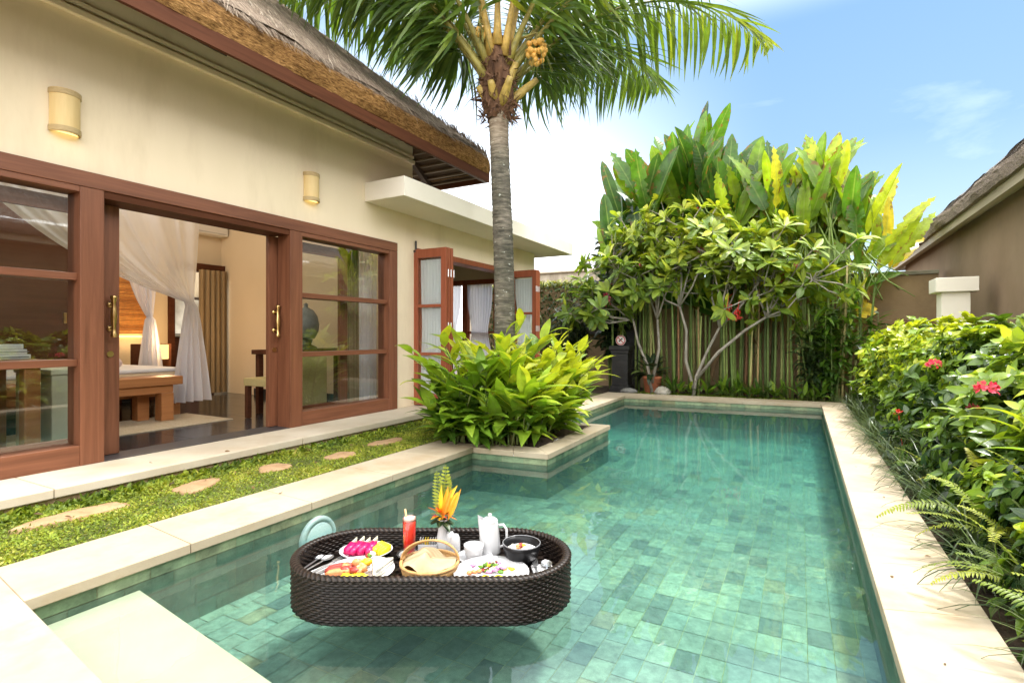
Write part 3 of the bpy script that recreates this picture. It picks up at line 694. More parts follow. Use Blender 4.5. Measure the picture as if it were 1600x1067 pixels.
def thatch(part_of,xe,sgn,y0,y1,zb,zt,depth,slope,hip1,names,mats,seed=1,strands=9000,yview=(0,6)):
    """eave line x=xe, roof rising in direction sgn; hip1: hipped at y1"""
    r=random.Random(seed); tn=math.tan(slope); h=MB()
    ny=150; P=[]
    nz=lambda: r.uniform(-.012,.012)
    ys=np.linspace(y0,y1,ny)
    wob=[.014*math.sin(y*3.1)+.010*math.sin(y*7.7+1)+r.uniform(-.008,.008) for y in ys]
    rows=[]
    for (dx,z,jj) in ((.10,zb+.004,.0),(.0,zb,.3),(-.012,zb+.06,1),(-.008,zb+.12,1),(-.005,zt-.06,1),(.012,zt-.015,1),(.05,zt+.012,.6)):
        rows.append([(xe+sgn*(dx+jj*(wob[i]+nz()*.6)),(y if not hip1 else min(y,y1-max(0,dx)*.9)),z+jj*nz()*.6) for i,y in enumerate(ys)])
    h.grid(rows)
    if hip1:
        rows=[]
        xs=np.linspace(xe,xe+sgn*6.0,70)
        for (dy,z,jj) in ((.10,zb+.004,.0),(.0,zb,.3),(-.012,zb+.06,1),(-.005,zt-.06,1),(.012,zt-.015,1),(.05,zt+.012,.6)):
            rows.append([((x if i else xe+sgn*max(0,dy)*.9),y1-dy-jj*(nz()*.6),z+jj*nz()*.6) for i,x in enumerate(xs)])
        h.grid(rows)
    part(h,names[0],mats[0],part_of)
    s=MB(); ns=60
    rows=[]
    for k in range(ns+1):
        a=.04+(depth-.04)*(k/ns)**1.2; ye=y1-a if hip1 else y1
        yy=np.linspace(y0,ye,110)
        rows.append([(xe+sgn*a,y+ (nz() if 0<i<109 else 0),zt+.01+a*tn+.012*math.sin(y*5+a*4)+nz()*1.2) for i,y in enumerate(yy)])
    s.grid(rows)
    if hip1:
        rows=[]
        for k in range(ns+1):
            a=.04+(depth-.04)*(k/ns)**1.2
            xx=np.linspace(xe+sgn*a,xe+sgn*(2*depth-a),80)
            rows.append([(x,y1-a,zt+.01+a*tn+nz()*1.2) for x in xx])
        s.grid(rows)
    else:
        rows=[[(xe+sgn*(2*depth-a),y,zt+a*tn) for y in (y0,y1)] for a in (0.0,depth)]
        s.grid(rows)
        s.add([(xe,y1,zb),(xe+sgn*2*depth,y1,zb),(xe+sgn*2*depth,y1,zt),(xe+sgn*depth,y1,zt+depth*tn),(xe,y1,zt)],[(0,1,2,3,4)])
    part(s,names[1],mats[1],part_of,smooth=True)
    n=strands; a=np.abs(RNG.normal(0,.55,n)); a=np.where(RNG.random(n)<.3,RNG.uniform(0,depth*.9,n),a); a=np.clip(a,0.0,depth*.95)
    y=RNG.uniform(yview[0],yview[1],n); 
    if hip1: ok=y<y1-a+.05; a,y=a[ok],y[ok]; n=len(a)
    dn=unit(np.stack([np.full(n,-sgn*1.0)+RNG.normal(0,.10,n),RNG.normal(0,.34,n),np.full(n,-tn)+RNG.normal(.1,.10,n)],1))
    ln=RNG.uniform(.12,.42,n)
    loc=np.stack([xe+sgn*a,y,zt+.02+a*tn],1)-dn*ln[:,None]*.6
    t=MB(); scatter(t,leaf_tmpl(p_strip,2,.25,0.0),loc,dn,np.array((-sgn*tn,0,1.0)),ln,RNG.uniform(.004,.011,n),RNG.beta(2,2,n))
    # fringe hanging over the upper lip
    if hip1:
        n=int(strands*.16); xs=xe+sgn*RNG.uniform(0,4,n)
        dn=unit(np.stack([RNG.normal(0,.3,n),np.full(n,1.0),np.full(n,-tn)+RNG.normal(-.03,.06,n)],1)); ln=RNG.uniform(.08,.25,n); a=np.abs(RNG.normal(0,.5,n)); a=np.minimum(a,(xs-xe)*sgn)
        loc=np.stack([xs,y1-a-.03,zt-.005+a*tn],1)-dn*ln[:,None]*.6
        scatter(t,leaf_tmpl(p_strip,2,.25,0.0),loc,dn,np.array((0,tn,1.0)),ln,RNG.uniform(.004,.011,n),RNG.beta(2,2,n))
    part(t,names[2],mats[2],part_of)
thatch(v,-3.5,-1,-6,5.85,3.03,3.25,3.4,rad(41),True,('thatch_edge','thatch_roof','thatch_straw'),(M_cut,M_th,M_straw),1,12000,(.5,5.85))
# wall lamps: half bamboo shades lit from inside
M_bam=mat_noise('bamboo_shade',(.66,.47,.20),(.78,.60,.30),scale=4,rough=.55,stretch=(3,3,.4))
M_band=mat_noise('bamboo_band',(.42,.30,.14),(.55,.42,.22),scale=30,rough=.6,stretch=(1,1,6))
M_glow=mat_emit('lamp_glow',(1,.72,.25),.7)
for i,(y,lab) in enumerate(((1.655,'half round bamboo wall lamp above the left window'),(3.636,'half round bamboo wall lamp above the doorway near the canopy'))):
    if i==0:
        s0=empty('wall_lamp',(-4.219,y,2.27)); h=MB(); a=np.linspace(-PI/2,PI/2,17); R_=.082
        h.grid([[(R_*math.cos(t),R_*math.sin(t),z) for t in a] for z in (0,.28)]); h.grid([[((R_-.008)*math.cos(t),(R_-.008)*math.sin(t),z) for t in a[::-1]] for z in (0,.28)])
        h.grid([[(r*math.cos(t),r*math.sin(t),.28) for t in a] for r in (.001,R_)])
        h.build('shade',M_bam,s0,smooth=False); h=MB()
        for z in (.006,.243): h.grid([[((R_+d)*math.cos(t),(R_+d)*math.sin(t),z+e) for t in a] for d,e in ((0,0),(.006,0),(.006,.032),(0,.032))])
        h.build('band',M_band,s0); h=MB(); h.grid([[(r*math.cos(t),r*math.sin(t),.012) for t in a] for r in (.001,R_-.009)]); h.build('diffuser',M_glow,s0)
        o=s0
    else: o=copy_tree(s0)
    o.location=(-4.219,y,2.27); tag(o,lab,'wall lamp','bamboo wall lamps')
# ---------------------------------------------------------------- furniture in the room
M_white=mat_flat('white_linen',(.80,.80,.82),.8); M_beige=mat_flat('beige_mattress',(.62,.48,.32),.85)
def bxs(parent,name,mat,*bs,bevel=.006):
    q=MB()
    for b_ in bs: q.box(*b_)
    return q.build(name,mat,parent,bevel=bevel)
bed=empty('bed',(-6.9,2.45,.098),0,'wooden bed with white sheet and beige mattress seen through the doorway','bed')
bxs(bed,'bed_base',M_ow,(-.95,.88,-1.02,1.02,.22,.32)); 
for sx in (-.85,.78):
    for sy in (-.95,.85): bxs(bed,'leg',M_ow,(sx,sx+.11,sy,sy+.11,0,.219))
bxs(bed,'mattress',M_beige,(-.92,.86,-1.0,1.0,.322,.47),bevel=.03); bxs(bed,'sheet',M_white,(-.93,.84,-1.01,1.01,.472,.515),bevel=.02)
bxs(bed,'headboard',M_dw,(-.99,-.955,-1.05,1.05,.0,1.05))
for sy in (-.45,.45):
    q=MB(); q.blob((-.65,sy,.60),.22,.36,.10,.03); q.build('pillow',M_white,bed,smooth=True)
q=MB(); q.blob((.35,.2,.62),.05,.05,.12,.1,n=12); q.blob((.33,.2,.76),.035,.035,.06,.1); q.blob((.30,.23,.57),.11,.12,.06,.1); o=q.build('folded_towel',mat_flat('pink_towel',(.72,.58,.58),.9),None,smooth=True,loc=(-6.55,2.6,.11)); tag(o,'towel folded into a figure standing on the bed','towel')
bn=empty('bench',(-5.78,2.35,.105),0,'orange wood bench standing at the foot of the bed','bench')
bxs(bn,'seat',M_ow,(-.17,.17,-.95,.86,.36,.445)); bxs(bn,'apron',M_ow,(-.15,.14,-.9,.78,.28,.357))
for sy in (-.88,.66):
    bxs(bn,'leg',M_ow,(.03,.15,sy,sy+.12,0,.279)); bxs(bn,'leg',M_ow,(-.16,-.05,sy-.12,sy-.01,0,.279))
q=MB(); q.box(-5.98,-5.16,1.1,3.46,.099,.106); o=q.build('rug',mat_noise('woven_rug',(.42,.33,.21),(.58,.49,.35),scale=60,rough=.95,bump=.4,c3=(.35,.24,.13),sc3=6)); tag(o,'pale woven rug under the bench','rug')
# mosquito net: gathered front panel and a second one at the head of the bed
M_net=mat_sheer('white_net',(.88,.90,.97),.13)
def net(y_out,y_in,x,tie,zt,ztie,hem,hw,label,fold=26):
    q=MB(); P=[]; nb=46; na=70
    for i in range(nb+1):
        b_=i/nb; row=[]
        for j in range(na+1):
            a=j/na
            if b_<.62:
                s=b_/.62; e=s**1.25*(1-.06*math.sin(PI*s))
                y=(y_in+(y_out-y_in)*a)*(1-e)+(tie+.05*(a-.5))*e; z=zt+(ztie-zt)*s-(.10*math.sin(PI*s)*(1-a)); fx=.035*(1-e*.5)
            else:
                s=(b_-.62)/.38; w_=.05+ (hw-.05)*s**.8
                y=tie+(a-.5)*w_*2; z=ztie+(hem-ztie)*s; fx=.03+.05*s
            row.append((x+fx*math.sin(a*fold+b_*2)+.015*math.sin(a*61),y,z))
        P.append(row)
    q.grid(P); o=q.build('mosquito_net',M_net,smooth=True); return tag(o,label,'mosquito net','mosquito net panels')
net(3.56,1.65,-5.92,3.47,2.36,1.32,.24,.20,'white mosquito net panel tied at the near bed post, reaching the floor')
net(3.74,3.30,-7.05,3.63,2.1,1.18,.45,.13,'smaller white mosquito net panel tied behind by the table lamp')
q=MB(); q.tube([(-5.95,1.4,2.37),(-5.95,3.57,2.37),(-7.6,3.57,2.37),(-7.6,1.4,2.37),(-5.95,1.4,2.37)],.018,8); tag(q.build('net_rail',M_dw),'thin canopy rail carrying the white mosquito net','canopy rail')
wr=empty('added_wardrobe',(-7.45,1.45,.098),0,'added dark cupboard that darkens the room behind the left window','added_wardrobe')
bxs(wr,'carcass',M_dw,(-.3,.27,-1.5,1.4,0,2.5))  # dark furniture added to darken the view through the left window
for k in range(4): bxs(wr,'door',M_dw,(.272,.29,-1.49+.725*k,-.775+.725*k,.08,2.44)); bxs(wr,'knob',M_brass,(.291,.31,-.83+.725*k,-.80+.725*k,1.0,1.12))
# lamp, blind, table
q=empty('bedside_table',(-7.5,3.78,.098),0,'dark bedside table under the lamp','side table')
bxs(q,'table_top',M_dw,(-.22,.22,-.25,.25,.42,.46)); 
for a in (-.2,.15):
    for c in (-.22,.17): bxs(q,'leg',M_dw,(a,a+.05,c,c+.05,0,.419))
t=empty('table_lamp',(-7.42,3.84,.559),0,'lit table lamp with square cream shade beside the bed','lamp')
bxs(t,'base',M_dw,(-.05,.05,-.05,.05,0,.10)); bxs(t,'base',M_dw,(-.16,.16,-.17,-.15,0,.3),(-.16,.16,.15,.17,0,.3))
m,nt,out=new_mat('lamp_shade'); e=N(nt,'ShaderNodeEmission'); e.inputs[0].default_value=(1,.62,.22,1); e.inputs[1].default_value=.6; nt.links.new(e.outputs[0],out.inputs[0])
bxs(t,'lamp_shade',m,(-.13,.13,-.148,.148,.10,.29))
def lamp(name,loc,en,c=(1,.62,.30),r=.12):
    l=bpy.data.lights.new(name,'POINT'); l.energy=en; l.color=c; l.shadow_soft_size=r
    o=bpy.data.objects.new(name,l); o.location=loc; COL.objects.link(o); return o
lamp('lamp_light',(-7.15,3.84,.95),5)
lamp('cove_light',(-7.3,3.1,2.1),4,(1,.66,.30),.1)
lamp('room_fill_light',(-5.9,2.6,2.9),20,(1,.97,.92),.25)  # added fill light for the bedroom, no fitting belongs to it
bl=empty('bamboo_blind',(-7.76,3.3,1.0),0,'orange bamboo blind panel glowing on the bedroom wall','blind')
q=MB()
for k in range(44): z=k*.0205; q.tube([(.0,-.22,z),(0,.66,z)],.0095,6,random.random())
q.build('slat',mat_tint('bamboo_slat',[(0,(.34,.13,.03)),(1,(.58,.27,.07))],rough=.5),bl); bxs(bl,'frame',M_dw,(-.02,.03,.665,.70,-.03,.93))
bxs(bl,'light_strip',mat_emit('warm_strip',(1,.62,.18),1.3),(-.03,.0,-.22,.6,-.055,-.035),bevel=0)
q=MB(); q.box(-7.79,-7.72,2.9,3.3,.1,1.02); o=q.build('bed_screen',M_dw); tag(o,'dark wooden screen standing beside the bed head','screen')
def drape(name,x0,y0,x1,y1,z0,z1,amp,k,mat,taper=0.0):
    q=MB(); P=[]; L_=math.hypot(x1-x0,y1-y0); nx,ny=-(y1-y0)/L_,(x1-x0)/L_
    for z in np.linspace(z0,z1,10):
        f=1+taper*(z1-z)/(z1-z0); row=[]
        for s in np.linspace(0,1,110):
            o=amp*math.sin(s*k)*f+amp*.35*math.sin(s*k*2.3+z); row.append((x0+(x1-x0)*s*f+nx*o,y0+(y1-y0)*s*f+ny*o,z))
        P.append(row)
    q.grid(P); return q.build(name,mat,smooth=True)
tag(drape('curtain',-7.68,4.62,-7.60,5.0,.12,1.93,.018,34,M_curt),'long beige curtain in the far corner of the bedroom','curtain','beige curtains')
tag(drape('curtain',-4.56,4.33,-4.56,4.62,.12,1.98,.02,30,M_curt),'long beige curtain behind the right window','curtain','beige curtains')
tag(drape('sheer_curtain',-4.60,4.60,-4.60,4.98,.12,1.98,.02,40,M_sheer),'white sheer curtain at the edge of the right window','curtain')
a=empty('air_conditioner',(-7.79,4.72,2.45),0,'white air conditioner high on the bedroom wall','air conditioner')
bxs(a,'body',mat_flat('ac_plastic',(.75,.72,.66),.4),(0,.2,-.42,.30,0,.24),bevel=.02); bxs(a,'flap',mat_flat('ac_flap',(.5,.48,.44),.4),(.12,.205,-.38,.26,.02,.035),bevel=.002)
# picture and cabinet in the room beyond
p=empty('wall_picture',(-9.48,5.25,1.2),0,'framed pale picture on the wall beyond the inner doorway','picture')
bxs(p,'frame',mat_flat('picture_frame',(.05,.03,.02),.5),(0,.02,-.5,.5,-.25,.45)); bxs(p,'print',mat_noise('pale_print',(.5,.47,.4),(.75,.72,.64),scale=8,rough=.8),(.021,.026,-.45,.45,-.2,.4),bevel=0)
c=empty('cabinet',(-9.2,5.2,.098),0,'dark wooden cabinet below the picture beyond the inner doorway','cabinet')
bxs(c,'carcass',M_dw,(-.2,.25,-.7,.6,0,.85)); bxs(c,'top',mat_flat('cabinet_top',(.45,.42,.36),.5),(-.22,.28,-.72,.62,.852,.89)); 
for y in (-.68,-.04): bxs(c,'door',M_dw,(.252,.268,y,y+.6,.06,.82))
# desk at the left window with books, desk lamp; chairs, urn at the right window
d=empty('desk',(-4.95,1.26,.098),0,'brown wooden desk behind the left window','desk')
bxs(d,'top',M_ow,(-.35,.35,-.75,.45,.64,.70)); 
for x in (-.32,.24):
    for y in (-.7,.33): bxs(d,'leg',M_ow,(x,x+.09,y,y+.09,0,.639))
q=MB(); q.box(-4.72,-4.66,1.36,1.46,.36,.735); tag(q.build('hanging_paper',M_white),'white sheet hanging under the desk edge behind the left window','paper')
b_=empty('book_stack',(-4.80,1.56,.799),0,'small stack of white boxes on the desk behind the left window','books')
for k in range(3): bxs(b_,'book',M_white,(-.08+.01*k,.08,-.11,.10-.02*k,.002+.035*k,.034+.035*k),bevel=.003)
bxs(b_,'spine',mat_flat('spine_grey',(.25,.25,.25),.6),(.081,.083,-.1,.09,.012,.02),(.081,.083,-.1,.09,.05,.056),bevel=0)
o=empty('storage_chest',(-5.0,1.89,.098),0,'pale cream chest standing behind the left window','chest')
bxs(o,'body',mat_flat('cream_paint',(.62,.60,.46),.6),(-.3,.3,-.12,.12,0,.58)); bxs(o,'lid',mat_flat('cream_lid',(.66,.64,.52),.6),(-.31,.31,-.13,.13,.582,.62))
M_rat=mat_noise('rattan',(.50,.38,.14),(.68,.56,.26),scale=90,rough=.7,bump=.6,stretch=(1,1,3))
for i,(y,lab) in enumerate(((3.72,'woven rattan chair back at the left of the right window'),(4.08,'woven rattan chair back half hidden behind the door stile'))):
    if i==0:
        r=empty('rattan_chair',(0,0,.1)); bxs(r,'seat',M_rat,(-.42,.0,-.16,.16,.34,.42)); bxs(r,'backrest',M_rat,(.0,.06,-.17,.17,.10,.68),bevel=.015)
        for x in (-.40,.0):
            for yy in (-.16,.11): bxs(r,'leg',M_dw,(x,x+.05,yy,yy+.05,0,.339) if x<0 else (x+.005,x+.055,yy,yy+.05,0,.098))
        rc=r
    else: rc=copy_tree(r)
    rc.location=(-4.72,y,.1); tag(rc,lab,'chair','rattan chairs at the right window')
d2=empty('console_table',(-5.1,4.42,.098),0,'red brown console table behind the right door leaf','table')
bxs(d2,'top',M_dw,(-.25,.15,-.62,.62,.66,.71))
for x in (-.22,.07):
    for y in (-.59,.53): bxs(d2,'leg',M_dw,(x,x+.06,y,y+.06,0,.659))
u=empty('urn',(-5.1,4.33,.812),0,'grey egg shaped lidded urn on a low stand behind the right window','urn')
M_urn=mat_noise('grey_urn',(.13,.15,.15),(.22,.24,.24),scale=12,rough=.5,bump=.2)
q=MB(); q.lathe([(.02,.10),(.10,.12),(.14,.2),(.15,.28),(.13,.38),(.085,.45),(.03,.48),(.02,.50),(.028,.52),(.0,.54)],24); q.build('body',M_urn,u,smooth=True)
q=MB(); q.lathe([(.13,0),(.12,.02),(.06,.05),(.08,.105),(.0,.11)],20); q.build('stand',mat_flat('urn_stand',(.03,.02,.015),.5),u,smooth=True)
# ---------------------------------------------------------------- floating breakfast tray
TC=(-1.352,1.80,WZ); cT,sT=math.cos(TH),math.sin(TH); TF=.089
def T(u,v_,z=TF): return (TC[0]+u*cT-v_*sT, TC[1]+u*sT+v_*cT, TC[2]+z)
HS,RD=.31,.262
PER=4*HS+2*PI*RD
def path(s,off=0.0):
    """stadium outline, s in metres along it; returns x, y, nx, ny"""
    s=s%PER; R_=RD
    if s<2*HS: return (-HS+s,-R_-off,0,-1)
    s-=2*HS
    if s<PI*R_: a=-PI/2+s/R_; return (HS+(R_+off)*math.cos(a),(R_+off)*math.sin(a),math.cos(a),math.sin(a))
    s-=PI*R_
    if s<2*HS: return (HS-s,R_+off,0,1)
    s-=2*HS; a=PI/2+s/R_; return (-HS+(R_+off)*math.cos(a),(R_+off)*math.sin(a),math.cos(a),math.sin(a))
m,nt,out=new_mat('dark_wicker'); L=nt.links.new
at=N(nt,'ShaderNodeAttribute',attribute_name='lc'); sp=N(nt,'ShaderNodeSeparateXYZ'); L(at.outputs['Vector'],sp.inputs[0])
wt=N(nt,'ShaderNodeTexNoise',Scale=38,Detail=4,Roughness=.7); L(coords(nt,(1,1,3)),wt.inputs['Vector'])
wn=N(nt,'ShaderNodeMath',operation='MULTIPLY_ADD',use_clamp=True); L(wt.outputs['Fac'],wn.inputs[0]); wn.inputs[1].default_value=.9; ws=N(nt,'ShaderNodeMath',operation='SUBTRACT'); L(sp.outputs['Z'],ws.inputs[0]); ws.inputs[1].default_value=.47; L(ws.outputs[0],wn.inputs[2])
r=ramp(nt,[(0,(.004,.0025,.002)),(.4,(.010,.006,.0045)),(.75,(.021,.014,.010)),(1,(.055,.038,.029))],wn.outputs[0])
b=principled(nt,out,.40,.24); L(r.outputs['Color'],b.inputs['Base Color']); M_wick=m
tray=empty('floating_tray',TC,TH,'dark brown woven wicker tray floating on the pool with breakfast','tray')
def weave(off,z0,z1,rows,ncol,amp,sgn,name):
    q=MB(); sub=5; colsub=6; NC=ncol*colsub; rt=[random.uniform(.2,.8) for _ in range(rows)]
    P=[];Lc=[]
    for i in range(rows*sub+1):
        rw=min(i//sub,rows-1); f=(i-rw*sub)/sub
        prof=math.sin(PI*min(max(f,0),1))**.6 if 0<f<1 else 0.0
        row=[];l=[]
        for j in range(NC+1):
            ph=j/colsub*PI
            w_=math.sin(ph+PI*(rw%2)); d=amp*(.55+.45*w_)*prof - amp*.3*(1-prof)
            x,y,nx,ny=path(j/NC*PER,off); row.append((x+nx*sgn*d,y+ny*sgn*d,z0+(z1-z0)*i/(rows*sub)))
            l.append((0,0,max(0,min(1,rt[rw]*.5+.25*(w_)*prof+.2*prof+ .1*math.sin(j*.37+rw*3)))))
        P.append(row);Lc.append(l)
    q.grid(P,lc=np.array(Lc)); return q.build(name,M_wick,tray,smooth=True)
weave(0,-.014,.160,18,160,.0056,1,'outer_weave'); weave(-.024,.08,.160,8,160,.0045,-1,'inner_weave')
q=MB(); P=[];Lc=[]; NS=900
for j in range(NS+1):
    s=j/NS*PER; x,y,nx,ny=path(s,-.012); row=[];l=[]
    for k in range(13):
        a=2*PI*k/12; tw=math.sin(s/PER*2*PI*130+2*a); rr_=.0150+.0022*tw
        row.append((x+nx*rr_*math.cos(a)*1.15,y+ny*rr_*math.cos(a)*1.15,.155+rr_*math.sin(a)*.75)); l.append((0,0,.55+.4*tw))
    P.append(row);Lc.append(l)
q.grid(P,lc=np.array(Lc)); q.build('rim',M_wick,tray,smooth=True)
q=MB(); K=160; q.prism([path(k/K*PER,-.022)[:2] for k in range(K)],-.014,.078); q.build('hull',M_wick,tray); q=MB(); q.prism([path(k/K*PER,-.05)[:2] for k in range(K)],-.028,-.0145); q.build('float',mat_flat('contact_shade',(.012,.010,.009),.7),tray)  # dark sheet below the hull is added as painted contact shade at the waterline
q=MB(); du=.024; ww=random.Random(5)
for i,u in enumerate(np.arange(-.54,.54,du)):
    for j,vv in enumerate(np.arange(-.25,.25,du)):
        a=max(0,abs(u+du/2)-HS); 
        if math.hypot(a,vv+du/2)>RD-.024: continue
        h=(i+j)%2; z=.0845+.004*h
        P=[[(u+du*p+.0004,vv+du*r_+.0004,z+.0028*math.sin(PI*(p if h else r_))) for p in np.linspace(0,.97,4)] for r_ in np.linspace(0,.97,4)]
        q.grid(P,t=ww.uniform(.05,.55))
q.build('woven_floor',M_wick,tray,smooth=True)

M_por=mat_flat('white_porcelain',(.52,.52,.53),.18,.5); M_black=mat_flat('black_stoneware',(.007,.007,.008),.35,.22); M_sil=mat_flat('cutlery_steel',(.78,.78,.80),.32,metal=1.0)
M_nap=mat_noise('white_napkin',(.46,.455,.45),(.54,.53,.525),scale=20,rough=.95); M_clear=mat_glass('clear_glass',(.97,.98,.97),boost=.9)
M_food=mat_tint('food_colours',[(0,(.50,.005,.09)),(.09,(.50,.005,.09)),(.10,(.80,.62,.02)),(.19,(.80,.62,.02)),(.20,(.62,.24,.09)),(.29,(.62,.24,.09)),(.30,(.30,.035,.025)),(.39,(.30,.035,.025)),(.40,(.10,.22,.02)),(.49,(.10,.22,.02)),(.50,(.80,.76,.62)),(.59,(.80,.76,.62)),(.60,(.45,.20,.38)),(.69,(.45,.20,.38)),(.70,(.88,.45,.02)),(.79,(.88,.45,.02)),(.80,(.84,.84,.80)),(.89,(.84,.84,.80)),(.90,(.74,.50,.22)),(1,(.74,.50,.22))],rough=.38,noise=.22,nscale=60,interp='CONSTANT',bump=.2,bscale=140,dist=.002)
FT=dict(pink=.05,yellow=.15,meat=.25,dark=.35,green=.45,cream=.55,purple=.65,orange=.75,white=.85,toast=.95)
def plate(name,u,v_,rx,ry,lab,cat='plate',group='white plates on the tray',z=TF,rot=0):
    p=empty(name,T(u,v_,z),TH+rot,lab,cat,group); q=MB()
    q.lathe([(0,.006),(.62,.007),(.72,.010),(.86,.019),(1.0,.026),(1.0,.029),(.86,.0225),(.71,.0135),(.61,.0105),(0,.0105)],48,sx=rx,sy=ry)
    q2=MB(); 
    V=q.v[0]; 
    for k in range(len(q.v)):  pass
    q.build('dish',M_por,p,smooth=True); q=MB(); q.lathe([(.45,0),(.55,0),(.56,.0065),(.45,.0065)],32,sx=rx,sy=ry); q.build('foot_ring',M_por,p,smooth=True)
    return p
def food(name,base,bl,lab,cat='food'):
    o=bl.build(name,M_food,None,smooth=True); o.location=T(*base); o.rotation_euler[2]=TH; return tag(o,lab,cat)
fr_=random.Random(11)
def slice_(q,c,L_,W_,H_,ang,t,tilt=0.0):
    ca,sa=math.cos(ang),math.sin(ang); q.obox((c[0],c[1],c[2]+H_/2),(ca*L_/2,sa*L_/2,tilt*L_/2),(-sa*W_/2,ca*W_/2,0),(0,0,H_/2),t)
# fruit plate
plate('oval_plate',-.315,.125,.116,.098,'oval white plate of pink dragon fruit and yellow pineapple')
q=MB()
for k in range(4):
    x=-.068+.030*k; slice_(q,(x,-.012+.012*(k%2),.010),.050,.030,.034,1.2,FT['pink'],.25)
    for s_ in (-1,1): slice_(q,(x+.004,.030+.012*(k%2),.030),.034,.005,.022,.9,FT['cream'],.5)
for k in range(3):
    q.blob((-.05+.035*k,-.02,.024),.020,.030,.018,.12,FT['pink'],9,6,fr_)
food('dragon_fruit',(-.315,.125,TF+.006),q,'pink dragon fruit pieces on the oval plate','fruit')
q=MB()
for k in range(5): slice_(q,(.040+.013*k,.022-.012*k,.010),.055,.012,.030,.5+.12*k,FT['yellow'],.2)
for k in range(3): q.blob((.045+.02*k,-.012+.01*k,.026),.018,.022,.013,.15,FT['yellow'],9,6,fr_)
food('pineapple',(-.315,.125,TF+.006),q,'yellow pineapple wedges on the oval plate','fruit')
# meat plate
plate('round_plate',-.285,-.075,.138,.132,'round white plate of sausages, bacon and toast at the front left')
q=MB()
for k,(x,y,a) in enumerate(((-.075,-.03,.25),(-.065,-.055,.2),(-.08,-.005,.4))):
    pts=[(x+.055*math.cos(a)*s+.0,y+.055*math.sin(a)*s+.012*(1-s*s),.030) for s in np.linspace(-1,1,9)]
    q.tube(pts,[.004,.012,.0135,.014,.014,.014,.0135,.012,.004],10,FT['dark'] if k!=1 else FT['meat'])
for k in range(9): q.blob((-.03+fr_.uniform(-.03,.06),.0+fr_.uniform(-.05,.05),.032+fr_.uniform(0,.018)),.022,.019,.014,.3,fr_.choice((FT['meat'],FT['meat'],FT['dark'],FT['orange'],FT['toast'])),9,6,fr_)
for k in range(5): q.blob((-.035+.018*k,-.075+fr_.uniform(-.008,.008),.026),.020,.014,.010,.25,FT['yellow'],9,6,fr_)
for k in range(5): q.blob((.02+fr_.uniform(-.02,.03),.05+fr_.uniform(-.01,.02),.045+fr_.uniform(0,.015)),.011,.011,.009,.2,fr_.choice((FT['dark'],FT['purple'],FT['green'],FT['cream'])),8,5,fr_)
food('cooked_meats',(-.285,-.075,TF+.006),q,'browned sausages, bacon and scrambled egg on the front left plate')
q=MB(); 
def tri(q,p,h,t): 
    v_=[(*a,p_z) for p_z in (h[0],h[1]) for a in p]; q.add(v_,[(2,1,0),(3,4,5),(0,1,4,3),(1,2,5,4),(2,0,3,5)],t)
for k,z in enumerate((.012,.026,.040)): tri(q,[(.040,.03-.004*k),(.125,.045),(.075+.004*k,-.075)],(z,z+.012),(FT['cream'],FT['white'],FT['cream'])[k])
food('toast_triangle',(-.285,-.075,TF+.006),q,'stacked triangles of white bread on the front left plate','bread')
# egg and salad plate
plate('round_plate',.248,-.092,.152,.148,'large round white plate of salad and fried egg at the front right')
q=MB()
for k in range(34): 
    a=fr_.gauss(0,.032); b_=fr_.gauss(.0,.016); q.blob((.01+a,.02+b_-a*.2,.022+fr_.uniform(0,.02)),.014,.011,.006,.4,fr_.choice((FT['green'],FT['green'],FT['purple'],FT['orange'],FT['yellow'],FT['dark'],FT['cream'])),7,5,fr_)
for k in range(7): a=k*.9; q.tube([(-.005,.03,.035),(-.005+.022*math.cos(a),.03+.015*math.sin(a),.055),(-.005+.034*math.cos(a),.03+.024*math.sin(a),.045)],[.003,.004,.001],5,FT['purple'] if k%2 else FT['cream'])
for k in range(5): q.blob((-.09+.02*k,-.012+.008*k,.020),.013,.010,.008,.3,FT['meat'] if k<3 else FT['dark'],8,5,fr_)
food('salad',(.248,-.092,TF+.006),q,'small colourful salad on the large right plate','salad')
q=MB(); q.blob((.0,-.045,.012),.085,.045,.008,.08,FT['white'],18,6,fr_)
for x in (-.022,.03): q.blob((x,-.055,.019),.019,.017,.012,.03,FT['yellow'],14,8,fr_)
food('fried_egg',(.248,-.092,TF+.006),q,'fried egg with two yellow yolks on the large right plate','egg')
# juice glass, saucer
s_=empty('saucer',T(-.122,.118),TH,'small grey rimmed saucer under the red juice glass','saucer'); q=MB()
q.lathe([(0,.004),(.6,.004),(1,.012),(1,.014),(.6,.0065),(0,.0065)],32,sx=.055,sy=.055); q.build('dish',mat_flat('grey_glaze',(.45,.45,.45),.2),s_,smooth=True)
q=MB(); q.lathe([(.85,.0115),(1.0,.0125),(1.0,.0145),(.85,.0115)],32,sx=.055,sy=.055); q.build('rim',mat_flat('dark_glaze',(.05,.05,.05),.2),s_,smooth=True)
gl_=empty('juice_glass',T(-.122,.118,TF+.0075),TH,'tall clear glass of red watermelon juice with a straw','glass')
q=MB(); q.lathe([(.0,.0),(.026,.0),(.028,.01),(.0295,.10),(.031,.172),(.0295,.172),(.0275,.10),(.026,.012),(0,.010)],28); q.build('tumbler',M_clear,gl_,smooth=True)
q=MB(); q.lathe([(0,.011),(.0255,.012),(.027,.10),(.0282,.150),(0,.151)],28); q.build('juice',mat_noise('red_juice',(.80,.022,.014),(.86,.05,.025),scale=40,rough=.35),gl_,smooth=True)
q=MB(); q.lathe([(0,.1515),(.0283,.1512),(.0286,.163),(.02,.166),(0,.166)],24); q.build('foam',mat_flat('pink_foam',(.80,.42,.36),.8),gl_,smooth=True)
